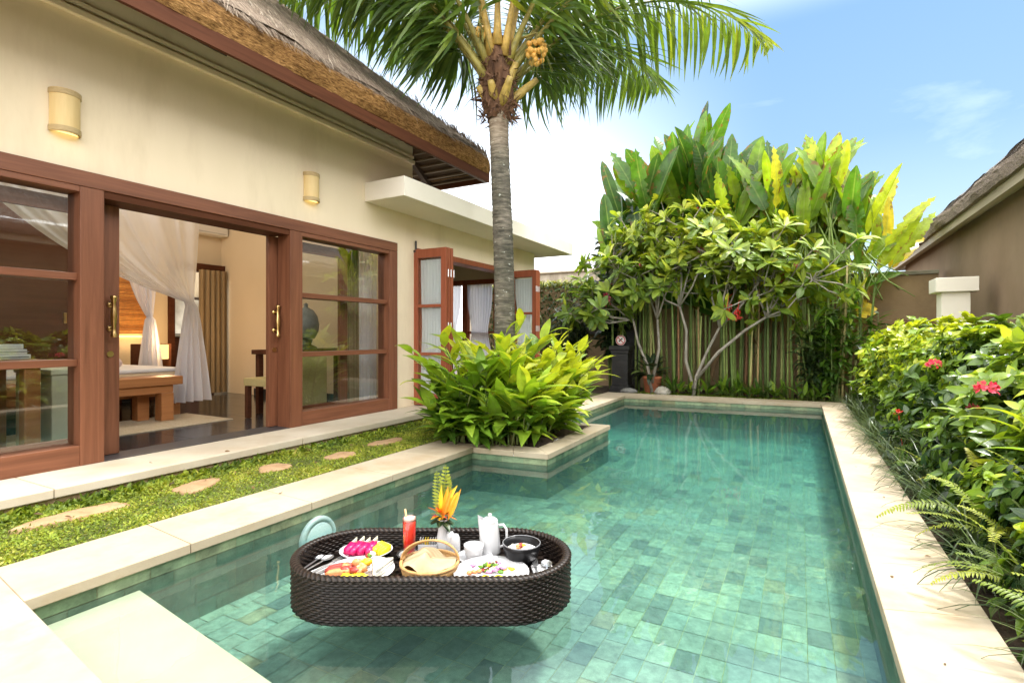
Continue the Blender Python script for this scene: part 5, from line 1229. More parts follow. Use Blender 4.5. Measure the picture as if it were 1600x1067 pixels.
# black stone fountain pedestal with slab behind and round no diving sign
M_blk=mat_noise('black_stone',(.010,.010,.011),(.028,.028,.03),scale=6,rough=.45,bump=.2,c3=(.06,.06,.055),sc3=3)
pd=empty('stone_pedestal',(-2.86,9.50,-.055),0,'black stone pedestal with a moulded top at the far pool corner','pedestal')
q=MB(); q.box(-.19,.19,-.19,.19,0,.06); q.box(-.17,.17,-.17,.17,.061,.12); q.build('base',M_blk,pd,bevel=.006); q=MB(); q.box(-.145,.145,-.145,.145,.121,.70); q.build('shaft',M_blk,pd,bevel=.006)
q=MB(); q.box(-.165,.165,-.165,.165,.701,.76); q.box(-.19,.19,-.19,.19,.761,.84); q.build('top',M_blk,pd,bevel=.008)
sl_=MB(); sl_.box(-.22,.16,-.04,.04,-.05,1.62); o=sl_.build('stone_slab',mat_noise('grey_black_slab',(.035,.037,.035),(.08,.08,.075),scale=4,rough=.8,bump=.2),None,loc=(-2.93,10.38,0),bevel=.008); tag(o,'tall grey black stone slab standing against the garden wall','slab')
sg=empty('no_diving_sign',(-2.86,9.42,.785),0.1,'small round white and red prohibition sign on the black pedestal','sign')
def disc(name,mat,r0,r1,y,k=28):
    q=MB(); q.lathe([(r0,-.002),(r1,-.002),(r1,.002),(r0,.002)],k); o=q.build(name,mat,sg); o.rotation_euler=(rad(90),0,0); o.location=(0,y,.098); return o
disc('board',mat_flat('sign_white',(.75,.72,.70),.5),.001,.092,0); disc('ring',mat_flat('sign_red',(.50,.03,.03),.5),.068,.084,-.0045)
q=MB(); q.obox((.0,-.005,.098),(.045,0,-.045),(0,.001,0),(.005,0,.005)); q.build('slash',mat_flat('sign_red_bar',(.50,.03,.03),.5),sg)
q=MB(); q.lathe([(.0,-.001),(.014,-.001),(.014,.001),(0,.001)],12,(0,0,0)); o=q.build('pictogram',mat_flat('sign_black',(.02,.02,.02),.6),sg); o.rotation_euler=(rad(90),0,0); o.location=(-.022,-.0065,.085)
q=MB(); q.obox((.005,-.0065,.112),(.026,0,.022),(0,.001,0),(-.006,0,.007)); q.build('pictogram',mat_flat('sign_black2',(.02,.02,.02),.6),sg)
# neighbour's roof wall with ridge ornaments and creeper hedge on the left
nb=empty('neighbour_wall',(-6,14.5,0),0,'weathered grey neighbouring parapet wall with dark ridge ornaments','wall')
q=MB(); q.box(-3.5,2.0,-.1,.1,-.06,2.86); q.build('wall_face',mat_noise('weathered_grey',(.24,.20,.15),(.42,.36,.28),scale=5,rough=.95,bump=.4,stretch=(2,1,.4)),nb); q=MB(); q.tube([(-3.5,-.14,2.84),(2.0,-.14,2.84)],.035,8); q.build('rail',mat_flat('bamboo_rail',(.42,.36,.27),.8),nb)
for x in (.55,1.0,1.45): q=MB(); q.blob((x,0,2.98),.16,.12,.17,.35,n=9,m=6,rng=random.Random(int(x*100))); q.blob((x+.08,0,3.12),.07,.07,.12,.3,n=7,m=5); q.build('ridge_ornament',M_dk,nb)
po=MB(); po.tube([(0,0,-.05),(0,0,3.05)],.035,10); tag(po.build('steel_pole',mat_flat('pole_grey',(.45,.45,.44),.5),None,loc=(-5.15,13.9,0)),'thin grey pole beside the canopy corner of the villa','pole')
HT=leaf_tmpl(p_ovate,3,.5,.25)
M_creep=mat_leaf('creeper_leaf',[(0,(.015,.035,.008)),(.4,(.05,.085,.015)),(.8,(.20,.22,.04)),(1,(.34,.33,.08))],trans=.3,rough=.5,rib=.1)
hd=MB(); n=5200; X=RNG.uniform(-6.4,-4.05,n); tp=RNG.random(n)<.45
Z=np.where(tp,2.06+RNG.normal(0,.03,n),RNG.uniform(.3,2.06,n)); Yh=np.where(tp,RNG.uniform(10.3,10.9,n),10.3+RNG.normal(0,.05,n))
d=rdir(n); scatter(hd,HT,np.stack([X,Yh,Z],1),d,unit(np.array((0,-.5,1.))+RNG.normal(0,.4,(n,3))),RNG.uniform(.05,.10,n),RNG.uniform(.03,.05,n),np.clip(np.where(tp,.75,.25)+RNG.normal(0,.15,n),0,1))
cw=empty('creeper_wall',(-5.2,10.6,0),0,'garden wall overgrown with clipped creeper behind the dark shrub','hedge'); q=MB(); q.box(-1.2,1.15,-.22,.22,-.06,2.02); q.build('wall_core',M_tan,cw)
o=hd.build('creeper',M_creep,None); o.parent=cw; o.matrix_parent_inverse=Matrix.Translation(cw.location).inverted()

def leafy(name,x,y,stems,hh,spread,ln,wd,nl,mat,tint,seed,tm,droop=.3,top_only=.3,z=-.05,stem_r=.012,smat=None):
    """upright stems with leaves spiralling up them"""
    rg=np.random.default_rng(seed); lf=MB(); st=MB()
    for s in range(stems):
        a=rg.uniform(0,2*PI); o=np.array((math.cos(a),math.sin(a),0))*spread*rg.uniform(.1,1); b0=np.array((rg.uniform(-.1,.1),rg.uniform(-.1,.1),0)); h_=hh*rg.uniform(.6,1.05)
        P=[b0+o*t**1.4+np.array((0,0,h_*t)) for t in np.linspace(0,1,7)]; st.tube(P,[stem_r*(1-.5*t) for t in np.linspace(0,1,7)],6,rg.random())
        k=nl; ts=top_only+(1-top_only)*rg.random(k)**.8; an=rg.uniform(0,2*PI,k); i=np.minimum((ts*6).astype(int),5); f=(ts*6-i)[:,None]; PP=np.array(P); loc=PP[i]*(1-f)+PP[i+1]*f
        d=unit(np.stack([np.cos(an),np.sin(an),rg.uniform(-droop,1.0,k)],1)); l_=ln*rg.uniform(.65,1.15,k)
        for v_ in range(len(tm)):
            kk=np.arange(k)%len(tm)==v_; scatter(lf,tm[v_],loc[kk],d[kk],np.array((0,0,1.))+rg.normal(0,.2,(kk.sum(),3)),l_[kk],wd*rg.uniform(.8,1.2,kk.sum()),np.clip(tint+.25*(ts[kk]-.6)+rg.normal(0,.13,kk.sum()),0,1))
    o=lf.build(name,mat,None,smooth=True,loc=(x,y,z)); st.build('stem',smat or M_stem,o,smooth=True); return o
M_dkl=mat_leaf('dark_shrub_leaf',[(0,(.008,.020,.010)),(.4,(.022,.045,.018)),(.75,(.06,.10,.03)),(1,(.20,.26,.06))],trans=.25,rough=.28,rib=.2)
ST=[leaf_tmpl(p_lance,5,b_,.25) for b_ in (.4,.9,1.4)]
tag(leafy('dracaena_shrub',-3.75,9.45,11,1.75,.42,.26,.035,85,M_dkl,.40,31,ST,.5,.12),'dense dark narrow leaved shrub beside the folded right door','shrub')
tag(leafy('dracaena_shrub',-4.25,9.75,8,1.5,.4,.28,.04,70,M_dkl,.3,32,ST,.5,.1),'second dark shrub further back against the creeper wall','shrub')

tag(leafy('broadleaf_tree',-3.15,10.0,12,3.05,.55,.36,.11,60,M_dkl,.42,37,[leaf_tmpl(p_obov,5,b_,.2) for b_ in (.3,.8)],.5,.35,stem_r=.02),'dark leaved small tree rising behind the frangipani at the left','tree')
# tall heliconias: canes with paddle leaves
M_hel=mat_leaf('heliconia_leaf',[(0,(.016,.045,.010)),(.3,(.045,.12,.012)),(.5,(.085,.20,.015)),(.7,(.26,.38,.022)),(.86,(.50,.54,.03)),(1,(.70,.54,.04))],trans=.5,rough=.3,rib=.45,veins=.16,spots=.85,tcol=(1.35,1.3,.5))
M_cane=mat_tint('heliconia_cane',[(0,(.07,.10,.03)),(.35,(.16,.24,.055)),(.65,(.26,.32,.09)),(.85,(.44,.32,.15)),(1,(.36,.16,.08))],rough=.55,noise=.35,nscale=8)
M_dead=mat_leaf('dead_leaf',[(0,(.10,.055,.025)),(.6,(.22,.14,.065)),(1,(.34,.25,.13))],trans=.2,rough=.8,rib=.2)
def ragged(seed):
    r_=random.Random(seed); k=[r_.choice((.45,.7,.9,1.0,1.0,1.05))*r_.uniform(.9,1.05) for _ in range(40)]
    return lambda t: p_paddle(t)*k[int(t*24)]
HL=[leaf_tmpl(p_paddle,10,.25,.18,.03),leaf_tmpl(p_paddle,10,.55,.3,.05),leaf_tmpl(ragged(1),22,.45,.22,.1),leaf_tmpl(ragged(2),22,.8,.3,.1),leaf_tmpl(p_paddle,10,.12,.45,.02)]
def heliconia(x,y,hc,leaves,tint,seed,name='heliconia_plant',lean=0.0):
    """leaves: list of (azimuth deg, elevation deg, petiole, length, width, variant or None)"""
    rg=np.random.default_rng(seed); lf=MB(); st=MB()
    P=[np.array((lean*t*t+.015*math.sin(5*t+seed),.02*math.sin(4*t+seed),hc*t)) for t in np.linspace(0,1,8)]
    st.tube(P,[.023-.008*t for t in np.linspace(0,1,8)],7,rg.beta(1.2,1.6))
    for (az,el,pt,ln,wd,vr) in leaves:
        h=np.array((math.cos(rad(az)),math.sin(rad(az)),0)); d=unit(h*math.cos(rad(el))+np.array((0,0,math.sin(rad(el)))))
        p0=P[-1]-np.array((0,0,rg.uniform(0,.35))); d0=unit(d+np.array((0,0,.5))); p1=p0+d0*pt*.6; p2=p1+d*pt*.4
        st.tube([p0,p1,p2],[.013,.010,.007],6,.4)
        if pt<0: p0=P[int(rg.integers(3,7))]; p1=p0+d*.10+np.array((0,0,.06)); p2=p1+d*.10
        # paddle faces partly to the pool and partly upwards, turned at random about its rib
        up=unit(np.array((rg.normal(0,.55),-1.0+rg.normal(0,.35),.55)))
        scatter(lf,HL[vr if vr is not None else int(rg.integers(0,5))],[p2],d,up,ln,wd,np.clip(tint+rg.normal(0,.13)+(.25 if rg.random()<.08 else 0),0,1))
    o=lf.build(name,M_hel,None,smooth=True,loc=(x,y,-.05))
    if rg.random()<.45:
        dm=MB(); k=int(rg.integers(1,4)); i=rg.integers(2,7,k); a=rg.uniform(0,2*PI,k)
        dd=unit(np.stack([np.cos(a)*.5,np.sin(a)*.5,rg.uniform(-1.2,-.4,k)],1)); scatter(dm,HL[3],np.array(P)[i],dd,unit(np.stack([np.cos(a),np.sin(a),np.full(k,.6)],1)),rg.uniform(.4,.75,k),rg.uniform(.06,.14,k),rg.random(k)); tag(dm.build('dead_leaf',M_dead,o,smooth=True),'withered brown hanging leaf')
    st.build('cane',M_cane,o,smooth=True); return o
hr=random.Random(21); HP=[]
def rand_leaves(k,elmin,ln): return [(hr.uniform(0,360),hr.uniform(elmin,88),hr.uniform(.15,.45),ln*hr.uniform(.75,1.15),hr.uniform(.27,.40),None) for _ in range(k)]
def low_leaves(k,ln): return [(hr.uniform(0,360),hr.uniform(15,75),-1,ln*hr.uniform(.7,1.1),hr.uniform(.24,.34),None) for _ in range(k)]
# the tall green left-hand group, then the yellower right-hand group
for i in range(17):
    x=-2.75+1.75*(i+hr.uniform(0,.8))/17; y=hr.uniform(9.55,10.25); hgt=2.75+.75*math.exp(-((x+1.9)/.75)**2)+hr.uniform(-.3,.25)
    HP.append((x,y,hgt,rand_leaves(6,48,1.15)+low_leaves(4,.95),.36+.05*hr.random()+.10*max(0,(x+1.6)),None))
for i in range(26):
    x=-1.15+2.05*(i+hr.uniform(0,.8))/26; y=hr.uniform(9.45,10.2); hgt=2.55+.35*math.exp(-((x+.1)/.7)**2)+hr.uniform(-.45,.35)
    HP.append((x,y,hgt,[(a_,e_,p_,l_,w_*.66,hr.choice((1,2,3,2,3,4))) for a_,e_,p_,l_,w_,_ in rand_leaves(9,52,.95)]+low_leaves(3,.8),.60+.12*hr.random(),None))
# particular leaves of the skyline
HP+=[(-3.05,9.6,2.55,[(165,80,.3,1.15,.30,4),(200,70,.2,.7,.22,0)],.38,None),(-2.95,9.9,3.0,[(150,76,.3,1.3,.26,1),(190,72,.35,1.2,.24,0)],.33,None),
     (-1.55,9.8,3.5,[(60,84,.35,1.5,.36,4),(100,86,.4,1.35,.34,0),(20,75,.3,1.3,.3,0)],.42,None),(-1.2,9.8,3.25,[(20,72,.35,1.4,.30,1),(0,80,.3,1.3,.3,0)],.47,None),
     (-.75,9.7,3.1,[(20,82,.3,1.2,.30,4),(0,65,.3,1.1,.28,1)],.52,None),(-.25,9.8,3.0,[(0,70,.35,1.2,.26,2),(180,78,.3,1.1,.28,0)],.72,None),(.25,9.8,2.9,[(10,72,.4,1.25,.24,2),(20,80,.35,1.2,.28,0)],.80,None),
     (.75,9.6,1.95,[(0,60,.4,1.05,.24,0),(350,56,.55,.95,.2,2),(10,76,.45,.95,.22,3)],.70,.1),(.9,9.8,1.9,[(0,58,.5,1.0,.2,2),(20,50,.35,.9,.2,3),(0,80,.5,1.0,.2,0)],.74,.12)]
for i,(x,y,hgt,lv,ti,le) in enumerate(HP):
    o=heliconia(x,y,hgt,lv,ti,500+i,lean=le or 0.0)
    g=('tall heliconia with large mid green paddle leaves above bare canes','tall heliconias at the left of the far bed') if ti<.56 else ('heliconia with yellow green sunlit paddle leaves and brown edges','yellow green heliconias at the right of the far bed')
    tag(o,g[0],'heliconia',g[1])
# extra bare canes of the stand
for i in range(46):
    x=hr.uniform(-2.6,.75); y=hr.uniform(9.25,10.2); q=MB(); hgt=hr.uniform(1.3,2.6); ln_=hr.uniform(-.08,.08)
    q.tube([(ln_*t,.02*math.sin(6*t+i),hgt*t) for t in np.linspace(0,1,6)],[hr.uniform(.014,.024)*(1-.3*t) for t in np.linspace(0,1,6)],6,hr.random())
    scat=MB()
    o=q.build('plant_cane',M_cane,None,smooth=True,loc=(x,y,-.05)); tag(o,'bare green or brown cane rising from the far bed','cane','bare canes in the far bed')
# frangipani trees
M_fra=mat_leaf('frangipani_leaf',[(0,(.020,.055,.014)),(.3,(.06,.13,.02)),(.6,(.16,.26,.03)),(.85,(.36,.44,.045)),(1,(.55,.56,.06))],trans=.36,rough=.42,rib=.5,veins=.3,tcol=(1.3,1.25,.5))
M_fbk=mat_noise('frangipani_bark',(.20,.18,.15),(.42,.38,.32),scale=12,rough=.85,bump=.3,stretch=(1,1,.6))
FR=[leaf_tmpl(p_obov,6,b_,.2,.03) for b_ in (.25,.55,.9)]
M_pink=mat_leaf('pink_petal',[(0,(.50,.01,.06)),(1,(.80,.16,.28))],trans=.3,rough=.5,rib=0,tcol=(1.2,.9,1))
def frangipani(x,y,limbs,label,seed,tint):
    rg=np.random.default_rng(seed); t=empty('frangipani_tree',(x,y,-.05),0,label,'frangipani tree'); br=MB(); cr=MB(); fl=MB(); ends=[]
    for (trk,pts) in limbs:
        P=[np.array(p,float) for p in trk]; br.tube(P,[.030-.012*k/(len(P)-1) for k in range(len(P))],8)
        tip=P[-1]
        for c in [q_ for c_ in pts for q_ in (np.array(c_,float),np.array(c_,float)+np.clip(rg.normal(0,1,3),-1.2,1.2)*np.array((.34,.2,.22))+np.array((0,0,.12)))]:
            mid=(tip+c)/2+rg.normal(0,.05,3)-np.array((0,0,.05)); br.tube([tip,mid,c],[.017,.014,.011],7)
            for k in range(int(rg.integers(6,11))):
                e=c+np.clip(rg.normal(0,1,3),-1.6,1.6)*np.array((.34,.28,.24))+np.array((0,0,.14)); br.tube([c,(c+e)/2+rg.normal(0,.03,3),e],[.011,.009,.008],6); ends.append((e,unit(e-c+np.array((0,-.05,.30)))))
    for e,ax in ends:
        n=int(rg.integers(10,16)); a=rg.uniform(0,2*PI,n); s=unit(np.cross(ax,(.3,.9,.1))); b_=np.cross(ax,s); op=rg.uniform(.1,1.1,n)
        d=unit(np.cos(a)[:,None]*s+np.sin(a)[:,None]*b_+op[:,None]*ax); l_=rg.uniform(.19,.31,n)
        for v_ in range(3):
            k=np.arange(n)%3==v_; scatter(cr,FR[v_],e-ax*.03+rg.normal(0,.012,(k.sum(),3)),d[k],ax+rg.normal(0,.1,3),l_[k],l_[k]*rg.uniform(.27,.36,k.sum()),np.clip(tint+.22*(op[k]-.5)+.10*(e[2]-2.2)+rg.normal(0,.12,k.sum()),0,1))
        if rg.random()<.10:
            f=MB(); c=e+ax*.07
            for k in range(9):
                dd=unit(rdir(1)[0]+ax); scatter(f,leaf_tmpl(p_obov,3,.3,.2),[c+rg.normal(0,.02,3)],dd,ax,.05,.028,rg.random())
            f.build('flower_cluster',M_pink,t)
    br.build('trunk',M_fbk,t,smooth=True); cr.build('crown',M_fra,t,smooth=True)
frangipani(-1.55,9.15,[([(0,0,0),(.05,0,.35),(.22,-.05,.75),(.42,-.1,1.15)],[(.55,-.2,1.75),(1.0,-.1,1.85),(.9,.1,2.3),(.35,.0,2.25)]),
   ([(0.02,0,.1),(-.12,0,.6),(-.1,-.05,1.1),(-.2,-.1,1.5)],[(-.55,-.1,1.9),(-.15,-.25,2.1),(-.35,.1,2.5),(.1,-.1,2.6)]),
   ([(.05,0,.3),(.4,-.1,.75),(.8,-.15,1.1),(1.1,-.2,1.3)],[(1.35,-.2,1.75),(1.2,-.1,2.0),(1.3,-.1,1.45)])],'pale branched frangipani with leaf rosettes in front of the tall canes',61,.70)
frangipani(-2.25,9.25,[([(0,0,0),(-.08,0,.5),(-.25,0,.9),(-.32,-.05,1.3)],[(-.75,-.1,1.6),(-.35,-.15,1.95),(-1.0,-.1,1.5),(-.6,.1,2.3)]),
   ([(0,0,.2),(.12,0,.8),(.10,-.05,1.3)],[(.0,-.1,1.85),(.25,-.1,2.3),(-.15,.0,2.6)])],'frangipani leaning towards the black pedestal at the left of the far bed',62,.64)
# pot plant, stone, low plants along the far coping
pp=empty('potted_plant',(-2.28,9.38,-.055),0,'broad leaved plant in a terracotta pot by the far coping','potted plant')
q=MB(); q.lathe([(0,0),(.10,0),(.13,.03),(.155,.26),(.165,.27),(.165,.31),(.14,.31),(.13,.26),(0,.25)],24); q.build('pot',mat_noise('terracotta',(.32,.10,.045),(.42,.15,.07),scale=6,rough=.9),pp,smooth=True)
rg_=np.random.default_rng(77)
def rosette(name,parent,n,ln,wd,z,elo,ehi,mat,tint,seed,tm,loc=None,basez=0.0,pet=0.1):
    rg=np.random.default_rng(seed); lf=MB(); a=rg.uniform(0,2*PI,n); el=rg.uniform(elo,ehi,n); d=unit(np.stack([np.cos(a)*np.cos(el),np.sin(a)*np.cos(el),np.sin(el)],1)); l_=ln*rg.uniform(.7,1.15,n)
    base=d*pet*rg.uniform(.3,1,(n,1))+np.array((0,0,z))
    for v_ in range(len(tm)):
        k=np.arange(n)%len(tm)==v_; scatter(lf,tm[v_],base[k],d[k],np.array((0,0,1.))+rg.normal(0,.15,(k.sum(),3)),l_[k],wd*rg.uniform(.8,1.2,k.sum()),np.clip(tint+rg.normal(0,.15,k.sum()),0,1))
    return lf.build(name,mat,parent,smooth=True,loc=loc)
BL=[leaf_tmpl(p_ovate,6,b_,.25,.04) for b_ in (.5,.9,1.4)]
rosette('foliage',pp,40,.30,.10,.32,.1,1.4,M_dkl,.45,71,BL,pet=.25)
q=MB(); q.blob((0,0,.04),.14,.10,.09,.18,n=12,m=8); tag(q.build('garden_rock',mat_noise('pale_rock',(.35,.32,.26),(.5,.47,.4),scale=8,rough=.9,bump=.4),None,smooth=True,loc=(-2.05,9.12,-.03)),'pale rounded rock beside the terracotta pot','rock')
q=MB(); q.blob((0,0,.03),.16,.07,.05,.2,n=12,m=8); tag(q.build('garden_rock',mat_noise('dark_rock',(.12,.12,.11),(.3,.29,.27),scale=8,rough=.9,bump=.4),None,smooth=True,loc=(-2.62,9.12,-.03)),'flat grey rock beside the black pedestal','rock')
for i in range(16):
    x=-1.9+2.2*i/15+hr.uniform(-.05,.05); y=hr.uniform(9.12,9.35)
    o=rosette('bedding_plant',None,int(hr.uniform(5,12)),hr.uniform(.22,.42),.055,.02,.5,1.45,M_gin,hr.uniform(.25,.5),800+i,BL,loc=(x,y,-.05),pet=.12); tag(o,'small green bedding plant in front of the bare canes','bedding plant','low plants along the far coping')
gc=MB(); n=7000; X=RNG.uniform(-2.6,.5,n); Yg=RNG.uniform(8.95,9.5,n); lnn=RNG.uniform(.02,.06,n)
scatter(gc,leaf_tmpl(p_ovate,2,.5,.2),np.stack([X,Yg,np.full(n,-.05)],1),rdir(n,.1,1),rdir(n,.3,1),lnn,lnn*.4,RNG.uniform(0,.4,n)); tag(gc.build('ground_cover',M_turf),kind='stuff')
# mixed shrubs in the right far corner
tag(leafy('mixed_shrub',.42,9.25,9,1.75,.45,.24,.055,60,M_gin,.34,33,ST,.4,.15),'leafy green shrub at the right end of the far bed','shrub')
tag(leafy('mixed_shrub',.15,9.35,8,1.45,.4,.26,.06,50,M_dkl,.55,34,BL,.4,.15),'darker broad leaved shrub in front of the yellow heliconias','shrub')
tag(leafy('mixed_shrub',.95,9.5,8,1.35,.4,.26,.05,50,M_gin,.25,35,ST,.4,.1),'low dark green shrub between the far bed and the hedge','shrub')
M_cor=mat_leaf('red_cordyline_leaf',[(0,(.09,.008,.012)),(.5,(.24,.02,.02)),(1,(.45,.07,.05))],trans=.3,rough=.35,rib=.1,tcol=(1.3,1,1))
tag(leafy('red_cordyline',1.42,10.2,5,1.35,.25,.34,.05,34,M_cor,.45,36,ST,.3,.55),'red leaved cordyline at the foot of the thatched pavilion','cordyline')
for i,(x,y,z,s,lab) in enumerate(((-.42,8.95,2.30,.10,'hanging red ginger flower high in the yellow green leaves'),(-1.0,8.85,1.45,.13,'hanging red flower spray below the frangipani crown'),(-2.95,8.9,1.72,.12,'dusky pink flower spray over the garden wall'),(-.85,8.85,1.38,.09,'small red flower spray to the right of the other one'))):
    q=MB()
    for k in range(40):
        d=rdir(1)[0]; scatter(q,leaf_tmpl(p_lance,3,.3,.2),[np.array((hr.uniform(-.5,.5)*s,hr.uniform(-.3,.3)*s,-hr.random()*s*1.8))],unit(d+np.array((0,0,-.8))),(0,-1,.1),hr.uniform(.04,.07),.02,hr.random())
    q.tube([(0,0,-s),(0.02,.05,.12),(.08,.3,.2)],.006,5,.5)
    tag(q.build('flower_spray',M_red if i!=2 else M_pink,None,loc=(x,y,z)),lab,'flower')
# ---------------------------------------------------------------- right side: pavilion, pillar, hedge, ferns
pv=empty('thatched_pavilion',(2.0,7,0),0,'brown walled thatched pavilion behind the right hedge','pavilion')
M_bw=mat_noise('brown_render',(.215,.145,.085),(.265,.185,.115),scale=1.5,rough=.95,bump=.15,bscale=60,dist=.004,c3=(.16,.115,.072),sc3=1)
q=MB(); q.box(2.0,2.2,-4,14.1,-.06,2.52); q.box(2.2,8,13.9,14.1,-.06,2.52); part(q,'wall',M_bw,pv)
q=MB(); q.box(1.80,1.86,-4,14.35,2.40,2.50); q.box(1.86,8,14.29,14.35,2.40,2.50); q.box(1.862,1.99,-4,14.28,2.47,2.50); part(q,'eave_beam',mat_wood('pale_beam',(.34,.28,.20),(.46,.39,.29),'Y',rough=.7),pv)
M_th2=mat_noise('grey_thatch_straw',(.12,.105,.09),(.33,.29,.25),scale=16,rough=.95,bump=1.0,bscale=40,dist=.03,stretch=(.6,3.2,.6),spec=.1,c3=(.42,.38,.33),sc3=3)
M_cut2=mat_noise('grey_thatch_ends',(.13,.10,.08),(.36,.29,.23),scale=60,rough=.95,bump=1.0,bscale=80,dist=.03,stretch=(1,.4,1.3),spec=.1,c3=(.23,.18,.14),sc3=2.5)
M_straw2=mat_tint('grey_straw_strand',[(0,(.10,.085,.07)),(.4,(.24,.21,.175)),(.75,(.38,.34,.29)),(1,(.50,.46,.40))],rough=.9,noise=.15)
thatch(pv,1.75,1,-4,14.5,2.50,2.70,3.2,rad(39),True,('thatch_edge','thatch_roof','thatch_straw'),(M_cut2,M_th2,M_straw2),5,9000,(2.5,14.4))
pi_=empty('gate_pillar',(1.62,8.15,-.05),0,'cream rendered pillar with a flat square cap behind the hedge','pillar')
q=MB(); q.box(-.135,.135,-.135,.135,0,1.53); q.build('shaft',M_slab,pi_,bevel=.006); q=MB(); q.box(-.20,.20,-.20,.20,1.531,1.70); q.build('cap',M_slab,pi_,bevel=.008)

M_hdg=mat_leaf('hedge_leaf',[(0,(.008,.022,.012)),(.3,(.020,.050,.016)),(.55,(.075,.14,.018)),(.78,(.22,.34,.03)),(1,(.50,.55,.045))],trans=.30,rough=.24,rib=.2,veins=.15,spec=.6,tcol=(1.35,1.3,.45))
HB=[leaf_tmpl(p_ovate,4,b_,.25,.05) for b_ in (.3,.7,1.1)]
def bush(x,y,rx,ry,h,n,ln,tint,seed,label,name='hedge_shrub',topb=.55,mat=None,flowers=()):
    rg=np.random.default_rng(seed); o=empty(name,(x,y,-.05),0,label,'shrub'); lf=MB(); tw=MB()
    # shoots: leaves gather in clumps at the ends of twigs spread over the dome
    K=n//11
    a=rg.uniform(0,2*PI,K); zz=rg.random(K)**.75; rr_=np.sqrt(np.clip(1-zz**2.6,0,1))*rg.uniform(.80,1.04,K)
    inner=rg.random(K)<.28; rr_=np.where(inner,rr_*rg.uniform(.4,.8,K),rr_)
    bump=1+.12*np.sin(3*a+seed)*np.cos(zz*4)+rg.normal(0,.05,K)
    C=np.stack([rx*rr_*np.cos(a)*bump,ry*rr_*np.sin(a)*bump,h*(.06+.92*zz)*(1+.06*np.sin(5*a+zz*7))],1)
    for c in C[::3]: 
        b0=np.array((c[0]*.25,c[1]*.25,0.02)); tw.tube([b0,(b0+c)/2+np.array((0,0,.06)),c],[.008,.006,.003],5,.5)
    ax=unit(C*np.array((1/rx**2,1/ry**2,.5/h**2))*.5+np.array((0,0,.55))+rg.normal(0,.25,(K,3)))
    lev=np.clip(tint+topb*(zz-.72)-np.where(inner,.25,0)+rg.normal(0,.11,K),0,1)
    for j in range(11):
        an=rg.uniform(0,2*PI,K); s=unit(np.cross(ax,rg.normal(0,1,(K,3)))); b_=np.cross(ax,s); op=rg.uniform(-.2,.9,K)
        d=unit(np.cos(an)[:,None]*s+np.sin(an)[:,None]*b_+op[:,None]*ax); l_=ln*rg.uniform(.55,1.2,K)
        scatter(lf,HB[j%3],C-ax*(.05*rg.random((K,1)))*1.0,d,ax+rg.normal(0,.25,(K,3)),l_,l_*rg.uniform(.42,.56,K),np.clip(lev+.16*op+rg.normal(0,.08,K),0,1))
    lf.build('foliage',mat or M_hdg,o,smooth=True); tw.build('twig',M_stem,o)
    for (fx,fy_,fz,s) in flowers:
        q=MB()
        for k in range(46):
            d=rdir(1)[0]; d[2]=abs(d[2])*.8+.1; d=unit(d); scatter(q,leaf_tmpl(p_ovate,3,.4,.2),[np.array((fx,fy_,fz))+d*s*.7],unit(d+rg.normal(0,.5,3)),d,s*.55,s*.36,rg.random())
        q.build('flower_head',M_red2,o)
    return o
M_red2=mat_leaf('ixora_petal',[(0,(.60,.015,.05)),(1,(.85,.16,.22))],trans=.25,rough=.5,rib=0,tcol=(1.2,1,1))
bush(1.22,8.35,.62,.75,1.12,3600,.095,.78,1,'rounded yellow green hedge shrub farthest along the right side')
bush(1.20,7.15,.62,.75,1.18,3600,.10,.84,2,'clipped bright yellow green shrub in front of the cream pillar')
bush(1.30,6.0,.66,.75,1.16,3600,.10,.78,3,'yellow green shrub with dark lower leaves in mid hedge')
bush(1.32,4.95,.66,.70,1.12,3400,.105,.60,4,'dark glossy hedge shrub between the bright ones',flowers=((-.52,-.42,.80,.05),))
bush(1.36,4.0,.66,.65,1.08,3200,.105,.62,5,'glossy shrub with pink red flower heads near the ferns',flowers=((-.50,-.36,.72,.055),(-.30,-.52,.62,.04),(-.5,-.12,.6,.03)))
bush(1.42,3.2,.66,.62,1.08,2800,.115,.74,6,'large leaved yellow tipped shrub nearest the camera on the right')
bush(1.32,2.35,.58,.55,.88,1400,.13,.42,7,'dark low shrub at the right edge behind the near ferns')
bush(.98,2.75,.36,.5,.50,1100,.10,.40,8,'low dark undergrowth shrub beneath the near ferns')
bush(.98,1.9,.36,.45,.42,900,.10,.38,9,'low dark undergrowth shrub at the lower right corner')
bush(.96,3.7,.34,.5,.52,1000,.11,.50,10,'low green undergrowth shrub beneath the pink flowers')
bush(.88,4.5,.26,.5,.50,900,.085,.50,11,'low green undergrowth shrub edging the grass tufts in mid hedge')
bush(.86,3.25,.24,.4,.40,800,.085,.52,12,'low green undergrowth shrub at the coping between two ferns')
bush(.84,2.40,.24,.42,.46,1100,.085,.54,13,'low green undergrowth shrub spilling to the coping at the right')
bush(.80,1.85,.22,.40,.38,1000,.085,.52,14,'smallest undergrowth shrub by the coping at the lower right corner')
bush(.92,5.4,.28,.5,.55,900,.085,.52,15,'low green undergrowth shrub behind the far grass tufts')
